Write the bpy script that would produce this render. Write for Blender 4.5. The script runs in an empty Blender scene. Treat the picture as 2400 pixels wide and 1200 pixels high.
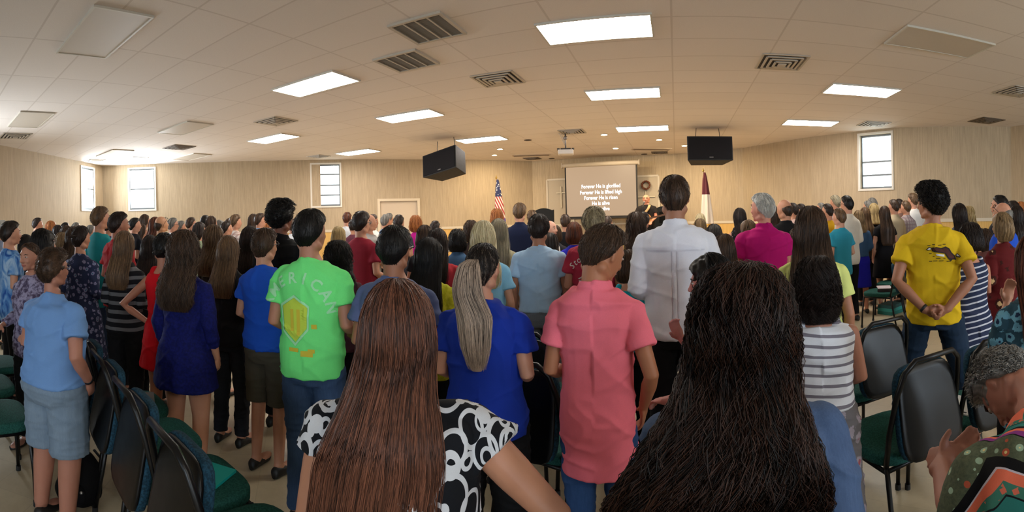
import bpy, bmesh, math, random
import numpy as np
from mathutils import Vector, Matrix, noise
from mathutils.bvhtree import BVHTree
random.seed(7)
rng = np.random.default_rng(7)
S = bpy.context.scene
COL = S.collection
PI = math.pi

# ---------------------------------------------------------------- camera
# the photograph is a hand-held cylindrical panorama, 2400 x 1200
F, X0, Y0, CAMZ = 1130.0, 1200.0, 513.0, 1.6
RHO = math.atan(0.025)
cam_d = bpy.data.cameras.new('camera')
cam = bpy.data.objects.new('camera', cam_d); COL.objects.link(cam)
cam_d.type = 'PANO'
cam_d.panorama_type = 'CENTRAL_CYLINDRICAL'
cam_d.central_cylindrical_range_u_min = -1200 / F
cam_d.central_cylindrical_range_u_max = 1200 / F
cam_d.central_cylindrical_range_v_min = -(1200 - Y0) / F
cam_d.central_cylindrical_range_v_max = Y0 / F
cam_d.central_cylindrical_radius = 1.0
cam_d.clip_start = 0.05
CR, SR = math.cos(RHO), math.sin(RHO)
def rot_cam(v): return Vector((v[0] * CR + v[2] * SR, v[1], -v[0] * SR + v[2] * CR))
ax, ay, az = rot_cam((1, 0, 0)), rot_cam((0, 0, 1)), rot_cam((0, -1, 0))
M = Matrix(((ax.x, ay.x, az.x, 0), (ax.y, ay.y, az.y, 0), (ax.z, ay.z, az.z, CAMZ), (0, 0, 0, 1)))
cam.matrix_world = M
S.camera = cam

# ---------------------------------------------------------------- world, exposure
S.view_settings.view_transform = 'Standard'
S.view_settings.look = 'None'
S.view_settings.gamma = 1
S.view_settings.use_curve_mapping = False
S.view_settings.exposure = 0.12
S.cycles.max_bounces = 6
S.cycles.diffuse_bounces = 3
S.cycles.glossy_bounces = 2
S.cycles.transmission_bounces = 4
S.cycles.transparent_max_bounces = 6
S.cycles.sample_clamp_indirect = 6
S.cycles.caustics_reflective = False
S.cycles.caustics_refractive = False
W = bpy.data.worlds.new('sky'); S.world = W; W.use_nodes = True
W.node_tree.nodes['Background'].inputs[0].default_value = (0.86, 0.95, 1.0, 1)
W.node_tree.nodes['Background'].inputs[1].default_value = 2.2

def area_light(name, loc, aim, sx, sy, power, col):
    d = bpy.data.lights.new(name, 'AREA'); d.shape = 'RECTANGLE'; d.size = sx; d.size_y = sy
    d.energy = power; d.color = col
    o = bpy.data.objects.new(name, d); COL.objects.link(o); o.location = loc
    o.rotation_euler = (Vector(aim) - Vector(loc)).to_track_quat('-Z', 'Y').to_euler()
    return o

# ---------------------------------------------------------------- pixel helpers
def ray(px, py):
    th = (px - X0) / F
    return rot_cam((math.sin(th), math.cos(th), (Y0 - py) / F))
def at_r(px, py, r):
    d = ray(px, py); k = r / math.hypot(d.x, d.y)
    return Vector((d.x * k, d.y * k, CAMZ + d.z * k))
def at_z(px, py, z):
    d = ray(px, py); k = (z - CAMZ) / d.z
    return Vector((d.x * k, d.y * k, z))
def on_plane(px, py, p0, n):
    d = ray(px, py); k = (Vector(p0) - Vector((0, 0, CAMZ))).dot(n) / d.dot(n)
    return Vector((0, 0, CAMZ)) + d * k

# ---------------------------------------------------------------- object helpers
def tag(o, label=None, cat=None, group=None, kind=None):
    if label: o['label'] = label
    if cat: o['category'] = cat
    if group: o['group'] = group
    if kind: o['kind'] = kind
    return o
def empty(name, loc=(0, 0, 0), rz=0, **k):
    o = bpy.data.objects.new(name, None); COL.objects.link(o)
    o.location = loc; o.rotation_euler = (0, 0, rz); o.empty_display_size = 0.1
    return tag(o, **k)
def copy_tree(o, parent=None):
    c = o.copy(); COL.objects.link(c)
    if parent: c.parent = parent
    for ch in o.children: copy_tree(ch, c)
    return c

class MB:
    """collects simple closed shapes into one mesh"""
    def __init__(s): s.v = []; s.f = []; s.n = 0
    def add(s, v, f):
        v = np.asarray(v, float); s.v.append(v); s.f += [tuple(i + s.n for i in q) for q in f]; s.n += len(v); return s
    def box(s, c, d, M=None):
        c = np.array(c, float); d = np.array(d, float) / 2
        v = np.array([(x, y, z) for x in (-1, 1) for y in (-1, 1) for z in (-1, 1)]) * d
        if M is not None: v = v @ np.array(M.to_3x3()).T
        return s.add(v + c, [(0, 1, 3, 2), (4, 6, 7, 5), (0, 4, 5, 1), (2, 3, 7, 6), (0, 2, 6, 4), (1, 5, 7, 3)])
    def hexa(s, b, t):
        """b, t: four bottom and four top points in the same turn"""
        return s.add(list(b) + list(t), [(3, 2, 1, 0), (4, 5, 6, 7)] + [(i, (i + 1) % 4, (i + 1) % 4 + 4, i + 4) for i in range(4)])
    def ball(s, c, r, M=None, nu=14, nv=9):
        r = np.array(r if hasattr(r, '__len__') else (r, r, r), float); v = [(0, 0, -1)]
        for j in range(1, nv):
            p = -PI / 2 + PI * j / nv
            for i in range(nu):
                a = 2 * PI * i / nu; v.append((math.cos(a) * math.cos(p), math.sin(a) * math.cos(p), math.sin(p)))
        v.append((0, 0, 1)); v = np.array(v) * r
        if M is not None: v = v @ np.array(M.to_3x3()).T
        f = [(0, 1 + (i + 1) % nu, 1 + i) for i in range(nu)]
        for j in range(nv - 2):
            for i in range(nu):
                a, b = 1 + j * nu + i, 1 + j * nu + (i + 1) % nu; f.append((a, b, b + nu, a + nu))
        t = len(v) - 1; k = 1 + (nv - 2) * nu
        f += [(k + i, k + (i + 1) % nu, t) for i in range(nu)]
        return s.add(v + np.array(c, float), f)
    def loft(s, rings, cap=True):
        rings = [np.asarray(r, float) for r in rings]; n = len(rings[0]); f = []
        for j in range(len(rings) - 1):
            for i in range(n):
                a, b = j * n + i, j * n + (i + 1) % n; f.append((a, b, b + n, a + n))
        v = np.concatenate(rings)
        if cap:
            f.append(tuple(range(n - 1, -1, -1))); k = (len(rings) - 1) * n; f.append(tuple(range(k, k + n)))
        return s.add(v, f)
    def tube(s, pts, rad, n=10, flat=1.0, rounded=False):
        pts = [Vector(p) for p in pts]; k = len(pts)
        rad = list(rad) if hasattr(rad, '__len__') else [rad] * k
        if rounded:
            d0 = (pts[0] - pts[1]).normalized(); d1 = (pts[-1] - pts[-2]).normalized()
            pts = [pts[0] + d0 * rad[0] * .9, pts[0] + d0 * rad[0] * .6] + pts + [pts[-1] + d1 * rad[-1] * .6, pts[-1] + d1 * rad[-1] * .9]
            rad = [rad[0] * .4, rad[0] * .8] + rad + [rad[-1] * .8, rad[-1] * .4]
        rings = []; up = None
        for i, p in enumerate(pts):
            d = (pts[min(i + 1, len(pts) - 1)] - pts[max(i - 1, 0)]).normalized()
            if up is None: up = Vector((0, 1, 0)) if abs(d.y) < .9 else Vector((1, 0, 0))
            u = (up - d * up.dot(d)).normalized(); w = d.cross(u); up = u
            rings.append([tuple(p + (u * math.cos(2 * PI * q / n) * flat + w * math.sin(2 * PI * q / n)) * rad[i]) for q in range(n)])
        return s.loft(rings)
    def mesh(s, name):
        me = bpy.data.meshes.new(name)
        me.from_pydata(np.concatenate(s.v).tolist(), [], s.f); me.update(); return me
    def build(s, name, mat=None, parent=None, smooth=False, **k):
        me = s.mesh(name)
        o = bpy.data.objects.new(name, me); COL.objects.link(o)
        if mat: me.materials.append(mat)
        if parent: o.parent = parent
        if smooth: me.shade_smooth()
        return tag(o, **k)
def place(me, name, mat, parent=None, **k):
    o = bpy.data.objects.new(name, me); COL.objects.link(o)
    if not me.materials: me.materials.append(mat)
    o.material_slots[0].link = 'OBJECT'; o.material_slots[0].material = mat
    if parent: o.parent = parent
    return tag(o, **k)
def bevel(o, w, seg=2):
    m = o.modifiers.new('bevel', 'BEVEL'); m.width = w; m.segments = seg; m.limit_method = 'ANGLE'; return o

# ---------------------------------------------------------------- materials
def srgb(c):
    if isinstance(c, str): c = [int(c[i:i + 2], 16) / 255 for i in (0, 2, 4)]
    return tuple((x / 12.92 if x <= .04045 else ((x + .055) / 1.055) ** 2.4) for x in c) + (1,)
class NT:
    def __init__(s, name):
        s.m = bpy.data.materials.new(name); s.m.use_nodes = True; s.t = s.m.node_tree; s.N = s.t.nodes
        s.b = s.N['Principled BSDF']; s.L = s.t.links
    def n(s, typ, inp={}, **attr):
        x = s.N.new('ShaderNode' + typ)
        for k, v in attr.items(): setattr(x, k, v)
        for k, v in inp.items():
            if hasattr(v, 'is_output'): s.L.new(v, x.inputs[k])
            else: x.inputs[k].default_value = v
        return x
    def coord(s, sc=(1, 1, 1), kind='Object', rot=(0, 0, 0)):
        c = s.n('TexCoord'); m = s.n('Mapping', {0: c.outputs[kind], 'Scale': sc, 'Rotation': rot}); return m.outputs[0]
    def noise(s, vec, scale, detail=3, rough=.5): return s.n('TexNoise', {'Vector': vec, 'Scale': scale, 'Detail': detail, 'Roughness': rough}).outputs['Fac']
    def ramp(s, fac, stops, interp='LINEAR'):
        r = s.n('ValToRGB', {0: fac}); e = r.color_ramp.elements; r.color_ramp.interpolation = interp
        while len(e) < len(stops): e.new(.5)
        for q, (p, c) in zip(e, stops): q.position = p; q.color = srgb(c) if isinstance(c, str) else c
        return r.outputs[0]
    def mix(s, f, a, b):
        m = s.n('Mix', data_type='RGBA')
        for i, v in ((0, f), (6, a), (7, b)):
            if hasattr(v, 'is_output'): s.L.new(v, m.inputs[i])
            else: m.inputs[i].default_value = srgb(v) if isinstance(v, str) else v
        return m.outputs[2]
    def math(s, op, a, b=0.0, c=0.0):
        m = s.n('Math', operation=op)
        for i, v in enumerate((a, b, c)):
            if hasattr(v, 'is_output'): s.L.new(v, m.inputs[i])
            else: m.inputs[i].default_value = v
        return m.outputs[0]
    def set(s, name, v):
        if hasattr(v, 'is_output'): s.L.new(v, s.b.inputs[name])
        else: s.b.inputs[name].default_value = v
        return s
    def bump(s, h, strength=.3, dist=.01):
        s.set('Normal', s.n('Bump', {'Height': h, 'Strength': strength, 'Distance': dist}).outputs[0]); return s
CACHE = {}
def plain(col, rough=.6, metal=0.0, spec=.5, name=None):
    k = ('plain', col, rough, metal, spec)
    if k not in CACHE:
        t = NT(name or 'plain'); t.set('Base Color', srgb(col)).set('Roughness', rough).set('Metallic', metal).set('Specular IOR Level', spec)
        v = t.noise(t.coord(), 14, 2); t.set('Roughness', t.math('MULTIPLY_ADD', v, .15, rough - .07)); CACHE[k] = t.m
    return CACHE[k]
def emit(col, strength):
    t = NT('light'); t.set('Base Color', (0, 0, 0, 1)).set('Emission Color', srgb(col)).set('Emission Strength', strength); return t.m

# ================================================================ the room
CEIL = 3.60
GRID = math.radians(-19.5)
def walltex(light, dark, name):
    t = NT(name); v = t.coord((1, 1, 1))
    # vertical wallpaper-like streaks: noise stretched along z
    s = t.noise(t.coord((16, 16, .5)), 3.0, 5, .65)
    s2 = t.noise(t.coord((40, 40, 1.2)), 2.0, 3, .6)
    sp = t.noise(t.coord((30, 30, 14)), 6.0, 2, .6)
    h = t.math('ADD', t.math('MULTIPLY', s, .5), t.math('ADD', t.math('MULTIPLY', s2, .3), t.math('MULTIPLY', sp, .2)))
    t.set('Base Color', t.ramp(h, [(.34, dark), (.64, light)])).set('Roughness', .75); return t.m
M_wall = walltex('c2ae90', '9f8d73', 'streaked_wallpaper')
M_wains = walltex('e0b870', 'c4984e', 'tan_wainscot')
M_trim = plain('cfc3ae', .5); M_wtrim = plain('e4ddd0', .45)
M_stagewall = walltex('cab696', 'a38f74', 'stage_wallpaper')

t = NT('ceiling_tiles')
c = t.n('TexCoord').outputs['Object']
mp = t.n('Mapping', {0: c, 'Rotation': (0, 0, 0)}).outputs[0]
br = t.n('TexBrick', {'Vector': mp, 'Color1': srgb('efe6df'), 'Color2': srgb('eae1da'), 'Mortar': srgb('d8cdc4'), 'Scale': 1.0, 'Mortar Size': .012, 'Mortar Smooth': .1, 'Brick Width': 1.22, 'Row Height': .61}, offset=0.0, squash=1.0)
sp = t.noise(c, 90, 3, .7); sp2 = t.noise(c, .7, 2, .5)
cc = t.mix(t.math('MULTIPLY', sp, .35), br.outputs[0], 'a89b90')
cc = t.mix(t.math('MULTIPLY', sp2, .25), cc, 'd2c2b2')
t.set('Base Color', cc).set('Roughness', .9); M_ceil = t.m
t = NT('vinyl_floor'); c = t.coord()
f1 = t.noise(c, .9, 4, .6); f2 = t.noise(c, 18, 3, .6)
col = t.ramp(t.math('ADD', t.math('MULTIPLY', f1, .7), t.math('MULTIPLY', f2, .3)), [(.3, 'aa9a7e'), (.7, 'c8b899')])
tb = t.n('TexBrick', {'Vector': c, 'Color1': (1, 1, 1, 1), 'Color2': (.93, .93, .93, 1), 'Mortar': (.88, .88, .88, 1), 'Scale': 1.0, 'Mortar Size': .004, 'Brick Width': .305, 'Row Height': .305}, offset=0.0)
mm = t.n('Mix', {0: 1.0, 6: col, 7: tb.outputs[0]}, data_type='RGBA', blend_type='MULTIPLY')
t.set('Base Color', mm.outputs[2]).set('Roughness', t.math('MULTIPLY_ADD', f2, .2, .28)); M_floor = t.m

def cz(px, py): p = at_z(px, py, CEIL); return Vector((p.x, p.y, 0))
C_far = cz(240, 389.5)
C_l0 = cz(0, 340)
far_back = C_l0 + (C_l0 - C_far) * 1.3
LW = [C_far, cz(500, 380), cz(750, 375), cz(1000, 374), cz(1205, 376.5), cz(1247, 378)]
RW = [cz(1582, 361), cz(1740, 347), cz(1900, 321), cz(2100, 300), cz(2233, 296), cz(2369, 297)]
R_e = cz(2400, 293); R_e2 = R_e + Vector((.96, -.28, 0)) * 3
SW = [LW[-1], RW[0]]
back_r = Vector((R_e2.x + 0.6, -5.5, 0)); back_l = Vector((far_back.x - .3, -5.5, 0))

CENTER = Vector((0, 5, 0))
def seg_n(a, b):
    d = (b - a).normalized(); n = Vector((-d.y, d.x, 0))
    return -n if n.dot(CENTER - a) < 0 else n
def wall(name, pts, openings, mat, z0=0.0, z1=CEIL, thick=.16):
    """pts: polyline on plan; openings: (segment, s0, s1, z0, z1) holes"""
    mb = MB()
    def slab(a, b, n, s0, s1, q0, q1):
        d = (b - a).normalized(); p, q = a + d * s0, a + d * s1
        if s1 - s0 < 1e-4 or q1 - q0 < 1e-4: return
        mb.hexa([(p.x, p.y, q0), (q.x, q.y, q0), (q.x - n.x * thick, q.y - n.y * thick, q0), (p.x - n.x * thick, p.y - n.y * thick, q0)],
                [(p.x, p.y, q1), (q.x, q.y, q1), (q.x - n.x * thick, q.y - n.y * thick, q1), (p.x - n.x * thick, p.y - n.y * thick, q1)])
    for i in range(len(pts) - 1):
        a, b = pts[i], pts[i + 1]; n = seg_n(a, b); Lg = (b - a).length
        ops = sorted([o[1:] for o in openings if o[0] == i]); s = 0
        for (s0, s1, q0, q1) in ops:
            slab(a, b, n, s, s0, z0, z1); slab(a, b, n, s0, s1, z0, q0); slab(a, b, n, s0, s1, q1, z1); s = s1
        slab(a, b, n, s, Lg, z0, z1)
    o = mb.build(name, mat, kind='structure')
    bm = bmesh.new(); bm.from_mesh(o.data); bmesh.ops.recalc_face_normals(bm, faces=bm.faces); bm.to_mesh(o.data); bm.free()
    return o
def find_seg(pts, px):
    th = (px - X0) / F
    for i in range(len(pts) - 1):
        n = seg_n(pts[i], pts[i + 1]); p = on_plane(px, Y0, pts[i], n); d = (pts[i + 1] - pts[i]); s = (Vector((p.x, p.y, 0)) - pts[i]).dot(d.normalized())
        if -.001 <= s <= d.length + .001: return i
    return 0
def opening(pts, x0, y0, x1, y1, seg=None):
    """pixel box on a wall -> (segment, s0, s1, z0, z1)"""
    i = find_seg(pts, (x0 + x1) / 2) if seg is None else seg; a, b = pts[i], pts[i + 1]; n = seg_n(a, b); d = (b - a).normalized()
    A, B = on_plane(x0, y0, a, n), on_plane(x1, y1, a, n)
    s = sorted([(Vector((q.x, q.y, 0)) - a).dot(d) for q in (A, B)]); z = sorted((A.z, B.z))
    return (i, s[0], s[1], z[0], z[1])

FW = [C_far, far_back]
op_far = opening(FW, 190, 391, 221, 492)
op_l1 = opening(LW, 303, 397, 363, 490); op_l2 = opening(LW, 730, 386, 798, 482)
op_r = opening(RW, 2014, 318, 2091, 440)
op_door = opening(LW, 890, 472, 981, 600); op_door = op_door[:3] + (0.0, op_door[4])
BW = [back_l, back_r]
bl = (back_r - back_l).length
op_b = [(0, bl * .16, bl * .16 + 1.0, 1.1, 2.7), (0, bl * .36, bl * .36 + 1.0, 1.1, 2.7), (0, bl * .60, bl * .60 + 1.0, 1.1, 2.7), (0, bl * .80, bl * .80 + 1.0, 1.1, 2.7)]
w_fl = (far_back - C_far).length
op_f2 = (0, w_fl * .60, w_fl * .60 + 1.0, 1.2, 2.9)
wall('wall_west', FW, [op_far, op_f2], M_wall)
wall('wall_northwest', LW, [op_l1, op_l2, op_door], M_wall)
wall('wall_stage', SW, [], M_stagewall)
wall('wall_northeast', RW + [R_e, R_e2], [op_r], M_wall)
wall('wall_east', [R_e2, back_r], [], M_wall)
wall('wall_south', BW, op_b, M_wall)
wall('wall_southwest', [far_back, back_l], [], M_wall)
outline = [far_back, C_far] + LW[1:] + RW + [R_e, R_e2, back_r, back_l]
def slab_poly(name, pts, z0, z1, mat, kind='structure', rot=0.0, grow=.15):
    c = sum(pts, Vector()) / len(pts)
    me = bpy.data.meshes.new(name); R = Matrix.Rotation(-rot, 3, 'Z')
    P = [R @ (p + (p - c).normalized() * grow) for p in pts]
    n = len(P); v = [(p.x, p.y, z0) for p in P] + [(p.x, p.y, z1) for p in P]
    f = [tuple(range(n)), tuple(range(2 * n - 1, n - 1, -1))] + [(i, (i + 1) % n, (i + 1) % n + n, i + n) for i in range(n)]
    me.from_pydata(v, [], f); me.materials.append(mat)
    bm = bmesh.new(); bm.from_mesh(me); bmesh.ops.recalc_face_normals(bm, faces=bm.faces); bm.to_mesh(me); bm.free()
    o = bpy.data.objects.new(name, me); COL.objects.link(o); o.rotation_euler.z = rot
    return tag(o, kind=kind)
slab_poly('floor', outline, -.1, 0, M_floor, rot=math.radians(-65))
ceil = slab_poly('ceiling', outline, CEIL, CEIL + .1, M_ceil, rot=GRID)
# outside: ground slab of lawn beyond the windows
M_lawn = plain('6f8a52', .9)
mb = MB(); mb.box((0, 0, -.35), (90, 90, .1)); mb.build('trim_8', M_lawn, kind='structure')

# wainscot with its rail, along the walls
def strip(name, pts, z0, z1, depth, mat, skips=()):
    mb = MB()
    for i in range(len(pts) - 1):
        a, b = pts[i], pts[i + 1]; n = seg_n(a, b); d = (b - a).normalized(); Lg = (b - a).length; runs = [(0, Lg)]
        for (k, s0, s1) in skips:
            if k == i: runs = [(0, s0), (s1, Lg)]
        for s0, s1 in runs:
            p, q = a + d * s0, a + d * s1
            mb.hexa([(p.x, p.y, z0), (q.x, q.y, z0), (q.x + n.x * depth, q.y + n.y * depth, z0), (p.x + n.x * depth, p.y + n.y * depth, z0)],
                    [(p.x, p.y, z1), (q.x, q.y, z1), (q.x + n.x * depth, q.y + n.y * depth, z1), (p.x + n.x * depth, p.y + n.y * depth, z1)])
    o = mb.build(name, mat, kind='structure')
    bm = bmesh.new(); bm.from_mesh(o.data); bmesh.ops.recalc_face_normals(bm, faces=bm.faces); bm.to_mesh(o.data); bm.free(); return o
sk = [(op_door[0], op_door[1] - .1, op_door[2] + .1)]
strip('trim_1', LW, .1, 1.32, .015, M_wains, sk); strip('trim_2', LW, 1.32, 1.40, .035, M_trim, sk)
strip('trim_3', SW, .1, 1.32, .015, M_stagewall); strip('trim_4', SW, 1.32, 1.38, .035, M_trim)
strip('trim_5', RW + [R_e], .1, 1.30, .015, M_wains); strip('trim_6', RW + [R_e], 1.30, 1.38, .035, M_trim)
strip('baseboard_northwest', LW, 0, .1, .025, M_trim, sk); strip('baseboard_northeast', RW + [R_e], 0, .1, .025, M_trim)
strip('baseboard_west', FW, 0, .1, .025, M_trim)

# windows
M_glass = NT('window_glass'); tr = M_glass.n('BsdfTransparent'); gl = M_glass.n('BsdfGlossy', {'Roughness': .05})
mx = M_glass.n('MixShader', {0: .06, 1: tr.outputs[0], 2: gl.outputs[0]}); M_glass.L.new(mx.outputs[0], M_glass.N['Material Output'].inputs[0]); M_glass = M_glass.m
M_wframe = plain('ded8cc', .5); M_alu = plain('6a7072', .4, .3)
def wmat(a, b):
    n = seg_n(a, b); d = (b - a).normalized()
    return Matrix(((d.x, n.x, 0, 0), (d.y, n.y, 0, 0), (0, 0, 1, 0), (0, 0, 0, 1)))
WIN = 0
def window(pts, op, bars, power, lightcol=(.85, .93, 1.0), knobs=False, aim=-.5, dp=-.035):
    global WIN; WIN += 1
    i, s0, s1, q0, q1 = op; a, b = pts[i], pts[i + 1]; Mx = wmat(a, b); d = (b - a).normalized(); n = seg_n(a, b)
    p = a + d * ((s0 + s1) / 2); w, h = s1 - s0, q1 - q0
    root = empty('window_%d' % WIN, (p.x, p.y, q0), kind='structure'); root.matrix_world = Matrix.Translation((p.x, p.y, q0)) @ Mx
    fr = MB(); k = .05
    for (cx, cz_, sx, sz) in ((0, -k / 2, w + 2 * k, k), (0, h + k / 2, w + 2 * k, k), (-w / 2 - k / 2, h / 2, k, h), (w / 2 + k / 2, h / 2, k, h)):
        fr.box((cx, .012, cz_), (sx, .03, sz))
    fr.build('window_frame', M_wframe, root)
    sb = MB(); t_ = .05
    for zz in [0.012, h - .012] + [h * x for x in bars]: sb.box((0, dp, zz), (w, .035, t_ * (1.4 if zz in (.012, h - .012) else .8)))
    for xx in (-w / 2 + .012, w / 2 - .012): sb.box((xx, dp, h / 2), (.024, .04, h))
    sb.build('window_sash', M_alu, root)
    g = MB(); g.box((0, dp - .01, h / 2), (w, .006, h)); g.build('window_pane', M_glass, root)
    if knobs:
        for zz in (.12, .58):
            kb = MB(); kb.ball((-w / 2 + .09, dp + .03, h * zz), .022); kb.build('window_latch', plain('202020', .4), root)
    if power:
        c = Vector((p.x, p.y, q0 + h / 2)) - n * .35
        area_light('daylight', c, c + n * 2 + Vector((0, 0, aim)), w * 1.0, h * 1.0, power, lightcol)
window(FW, op_far, [.5], 300, aim=.3)
window(LW, op_l1, [.5], 300, aim=.3)
window(LW, op_l2, [.26, .5, .76], 12, knobs=True)
window(RW, op_r, [.25, .5], 14, dp=-.12)
window(FW, op_f2, [.5], 260)
for o_, w_ in zip(op_b, (60, 150, 230, 230)): window(BW, o_, [.5], w_, (.72, .86, 1.0))

# door
i, s0, s1, q0, q1 = op_door; a, b = LW[i], LW[i + 1]; d = (b - a).normalized(); n = seg_n(a, b)
p = a + d * ((s0 + s1) / 2); w, h = s1 - s0, q1
root = empty('door_1', (p.x, p.y, 0), kind='structure'); root.matrix_world = Matrix.Translation((p.x, p.y, 0)) @ wmat(a, b)
mb = MB(); mb.box((0, -.06, h / 2), (w, .05, h)); mb.build('door_panel', plain('cdbba4', .5), root)
mb = MB()
for cx, cz_, sx, sz in ((0, h + .04, w + .16, .08), (-w / 2 - .04, h / 2, .08, h), (w / 2 + .04, h / 2, .08, h)): mb.box((cx, .02, cz_), (sx, .05, sz))
mb.build('door_frame', plain('d8c8ae', .5), root)
mb = MB(); mb.ball((w / 2 - .08, .01, 1.0), .03); mb.build('door_knob', plain('b09a5a', .3, .9), root)

# ceiling fixtures -------------------------------------------------
cg, sg = math.cos(GRID), math.sin(GRID)
Mg = Matrix.Rotation(GRID, 4, 'Z')
M_on = emit('fff5ec', 26.0); M_on_cool = emit('fffaf0', 26.0)
M_off = plain('c4b9ab', .5)
M_metal_w = plain('c9c2b4', .45)
def troffer(px, py, on=True, long_x=True, label='', cool=False, group=None):
    p = at_z(px, py, CEIL)
    r = empty('ceiling_light', (p.x, p.y, CEIL), GRID + (0 if long_x else PI / 2), label=label, cat='ceiling light', group=group)
    f = MB()
    for cx, cy, sx, sy in ((0, .295, 1.2, .02), (0, -.295, 1.2, .02), (.59, 0, .02, .57), (-.59, 0, .02, .57)): f.box((cx, cy, -.012), (sx, sy, .022))
    f.build('light_frame', M_metal_w, r)
    g = MB(); g.box((0, 0, -.012), (1.16, .57, .012)); g.build('light_diffuser', (M_on_cool if cool else M_on) if on else M_off, r)
troffer(1398, 66, label='brightest and nearest glowing rectangular ceiling light above the crowd', cool=True)
troffer(737, 197, label='glowing ceiling light second largest on the left half of the ceiling', cool=True)
troffer(960, 271, label='glowing ceiling light between the large left one and the left speaker')
troffer(640, 324, label='glowing ceiling light nearest the far left, right of a square vent')
troffer(1129, 326, label='slim glowing ceiling light left above the left hanging speaker')
troffer(839, 356, label='small farthest glowing ceiling light above the narrow middle window')
troffer(1462, 218, label='glowing ceiling light in the middle of the ceiling, second in front of the screen')
troffer(1506, 300, label='glowing ceiling light nearest the screen and the projector')
troffer(2019, 211, label='glowing ceiling light on the right, the nearer of two by the right window', cool=True)
troffer(1899, 287, label='glowing ceiling light on the right, the farther one close to the wall')
troffer(236, 80, False, label='big unlit ceiling light panel at the top left corner', long_x=True)
troffer(2204, 98, False, label='unlit ceiling light panel at the top right')
troffer(70, 280, False, label='unlit ceiling light panel on the far left near the wall')
troffer(432, 300, False, label='unlit ceiling light panel left of the far left glowing light')
troffer(268, 359, False, label='unlit ceiling light panel shining with daylight above the corner window')
troffer(448, 367, False, label='farthest unlit ceiling light panel close to the left wall')
for k, (x, y) in enumerate(((2.6, -2.4), (5.2, -3.6), (6.0, -1.0))):   # unseen panels added behind the camera as fill light for the crowd
    r0 = at_z(1398, 66, CEIL); r = empty('ceiling_light', (x, y, CEIL), GRID, cat='ceiling light', label=['glowing ceiling light behind the photographer, over the centre aisle', 'glowing ceiling light far behind the photographer near the back wall', 'glowing ceiling light behind the photographer to the right'][k])
    g = MB(); g.box((0, 0, -.012), (1.16, .57, .012)); g.build('light_diffuser', M_on_cool, r)

M_vent_d = plain('3a332c', .7); M_vent_w = plain('b9ae9f', .5)
def grille(px, py, label):
    p = at_z(px, py, CEIL); r = empty('return_air_grille', (p.x, p.y, CEIL), GRID, label=label, cat='vent', group='return air grilles')
    f = MB()
    for cx, cy, sx, sy in ((0, .29, .61, .035), (0, -.29, .61, .035), (.29, 0, .035, .55), (-.29, 0, .035, .55)): f.box((cx, cy, -.012), (sx, sy, .024))
    for k in (-1, 0, 1): f.box((k * .137, 0, -.012), (.015, .55, .022))
    f.build('grille_frame', M_vent_w, r)
    g = MB(); g.box((0, 0, -.003), (.56, .56, .005)); g.build('grille_backing', M_vent_d, r)
    s = MB()
    for k in range(26): s.box((0, -.27 + k * .0215, -.010), (.55, .004, .014))
    s.build('louver', plain('8a7e70', .5), r)
grille(1003, 66, 'large brown slotted return air grille at the top, nearer the camera')
grille(953, 142, 'slotted return air grille just beyond the larger one')
def diffuser(px, py, label, size=.6, dark=False, rz=0):
    p = at_z(px, py, CEIL); r = empty('air_diffuser', (p.x, p.y, CEIL), GRID + rz, label=label, cat='vent', group='square ceiling diffusers')
    g = MB(); g.box((0, 0, -.002), (size * .92, size * .92, .003)); g.build('diffuser_backing', M_vent_d, r)
    f = MB(); k = 0
    for q in (1.0, .78, .56, .34):
        h = size * q / 2; z = -.008 - .010 * k; k += 1
        for cx, cy, sx, sy in ((0, h, 2 * h, .05 * size), (0, -h, 2 * h, .05 * size), (h, 0, .05 * size, 2 * h), (-h, 0, .05 * size, 2 * h)): f.box((cx, cy, z), (sx, sy, .012))
    f.box((0, 0, -.045), (size * .18, size * .18, .01))
    f.build('diffuser_vanes', plain('6d5d4b', .5) if dark else M_vent_w, r)
diffuser(1168, 185, 'square air diffuser in the middle of the ceiling, dark louvers')
diffuser(1832, 145, 'square air diffuser right of the brightest ceiling light')
diffuser(646, 284, 'square air diffuser above the far left glowing ceiling light')
diffuser(420, 345, 'small brown air diffuser left of the glowing light on the left', dark=True)
diffuser(36, 318, 'air diffuser at the left edge below the unlit panel')
diffuser(2385, 214, 'air diffuser cut by the right edge of the photo')
diffuser(2048, 290, 'air diffuser above the right window')
diffuser(2312, 282, 'dark brown air diffuser on the far right by the wall', dark=True)
diffuser(1341, 308, 'air diffuser right above the hanging projector', .55)
diffuser(747, 366, 'little air diffuser above the narrow middle window', .5)
diffuser(222, 376, 'air diffuser above the far left corner window', .5)
diffuser(322, 371, 'air diffuser above the second corner window', .5)
diffuser(1248, 371, 'flat vent at the stage ceiling, left of the screen', .5, True)
diffuser(1546, 357, 'flat vent at the stage ceiling, right of the screen', .5, True)
for px, py, l in ((1245, 363, 'thin slot vent in the ceiling left of the projector'), (1527, 349, 'thin slot vent in the ceiling right of the projector')):
    p = at_z(px, py, CEIL); r = empty('slot_vent', (p.x, p.y, CEIL), math.radians(-4), label=l, cat='vent')
    g = MB(); g.box((0, 0, -.01), (1.2, .3, .02)); g.build('vent_frame', plain('b8a58d', .5), r)
    g = MB()
    for k in range(9): g.box((0, -.12 + k * .03, -.023), (1.12, .008, .008))
    g.build('louver', plain('8f7c66', .5), r)
M_can = emit('ffe2b0', 22.0)
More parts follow.
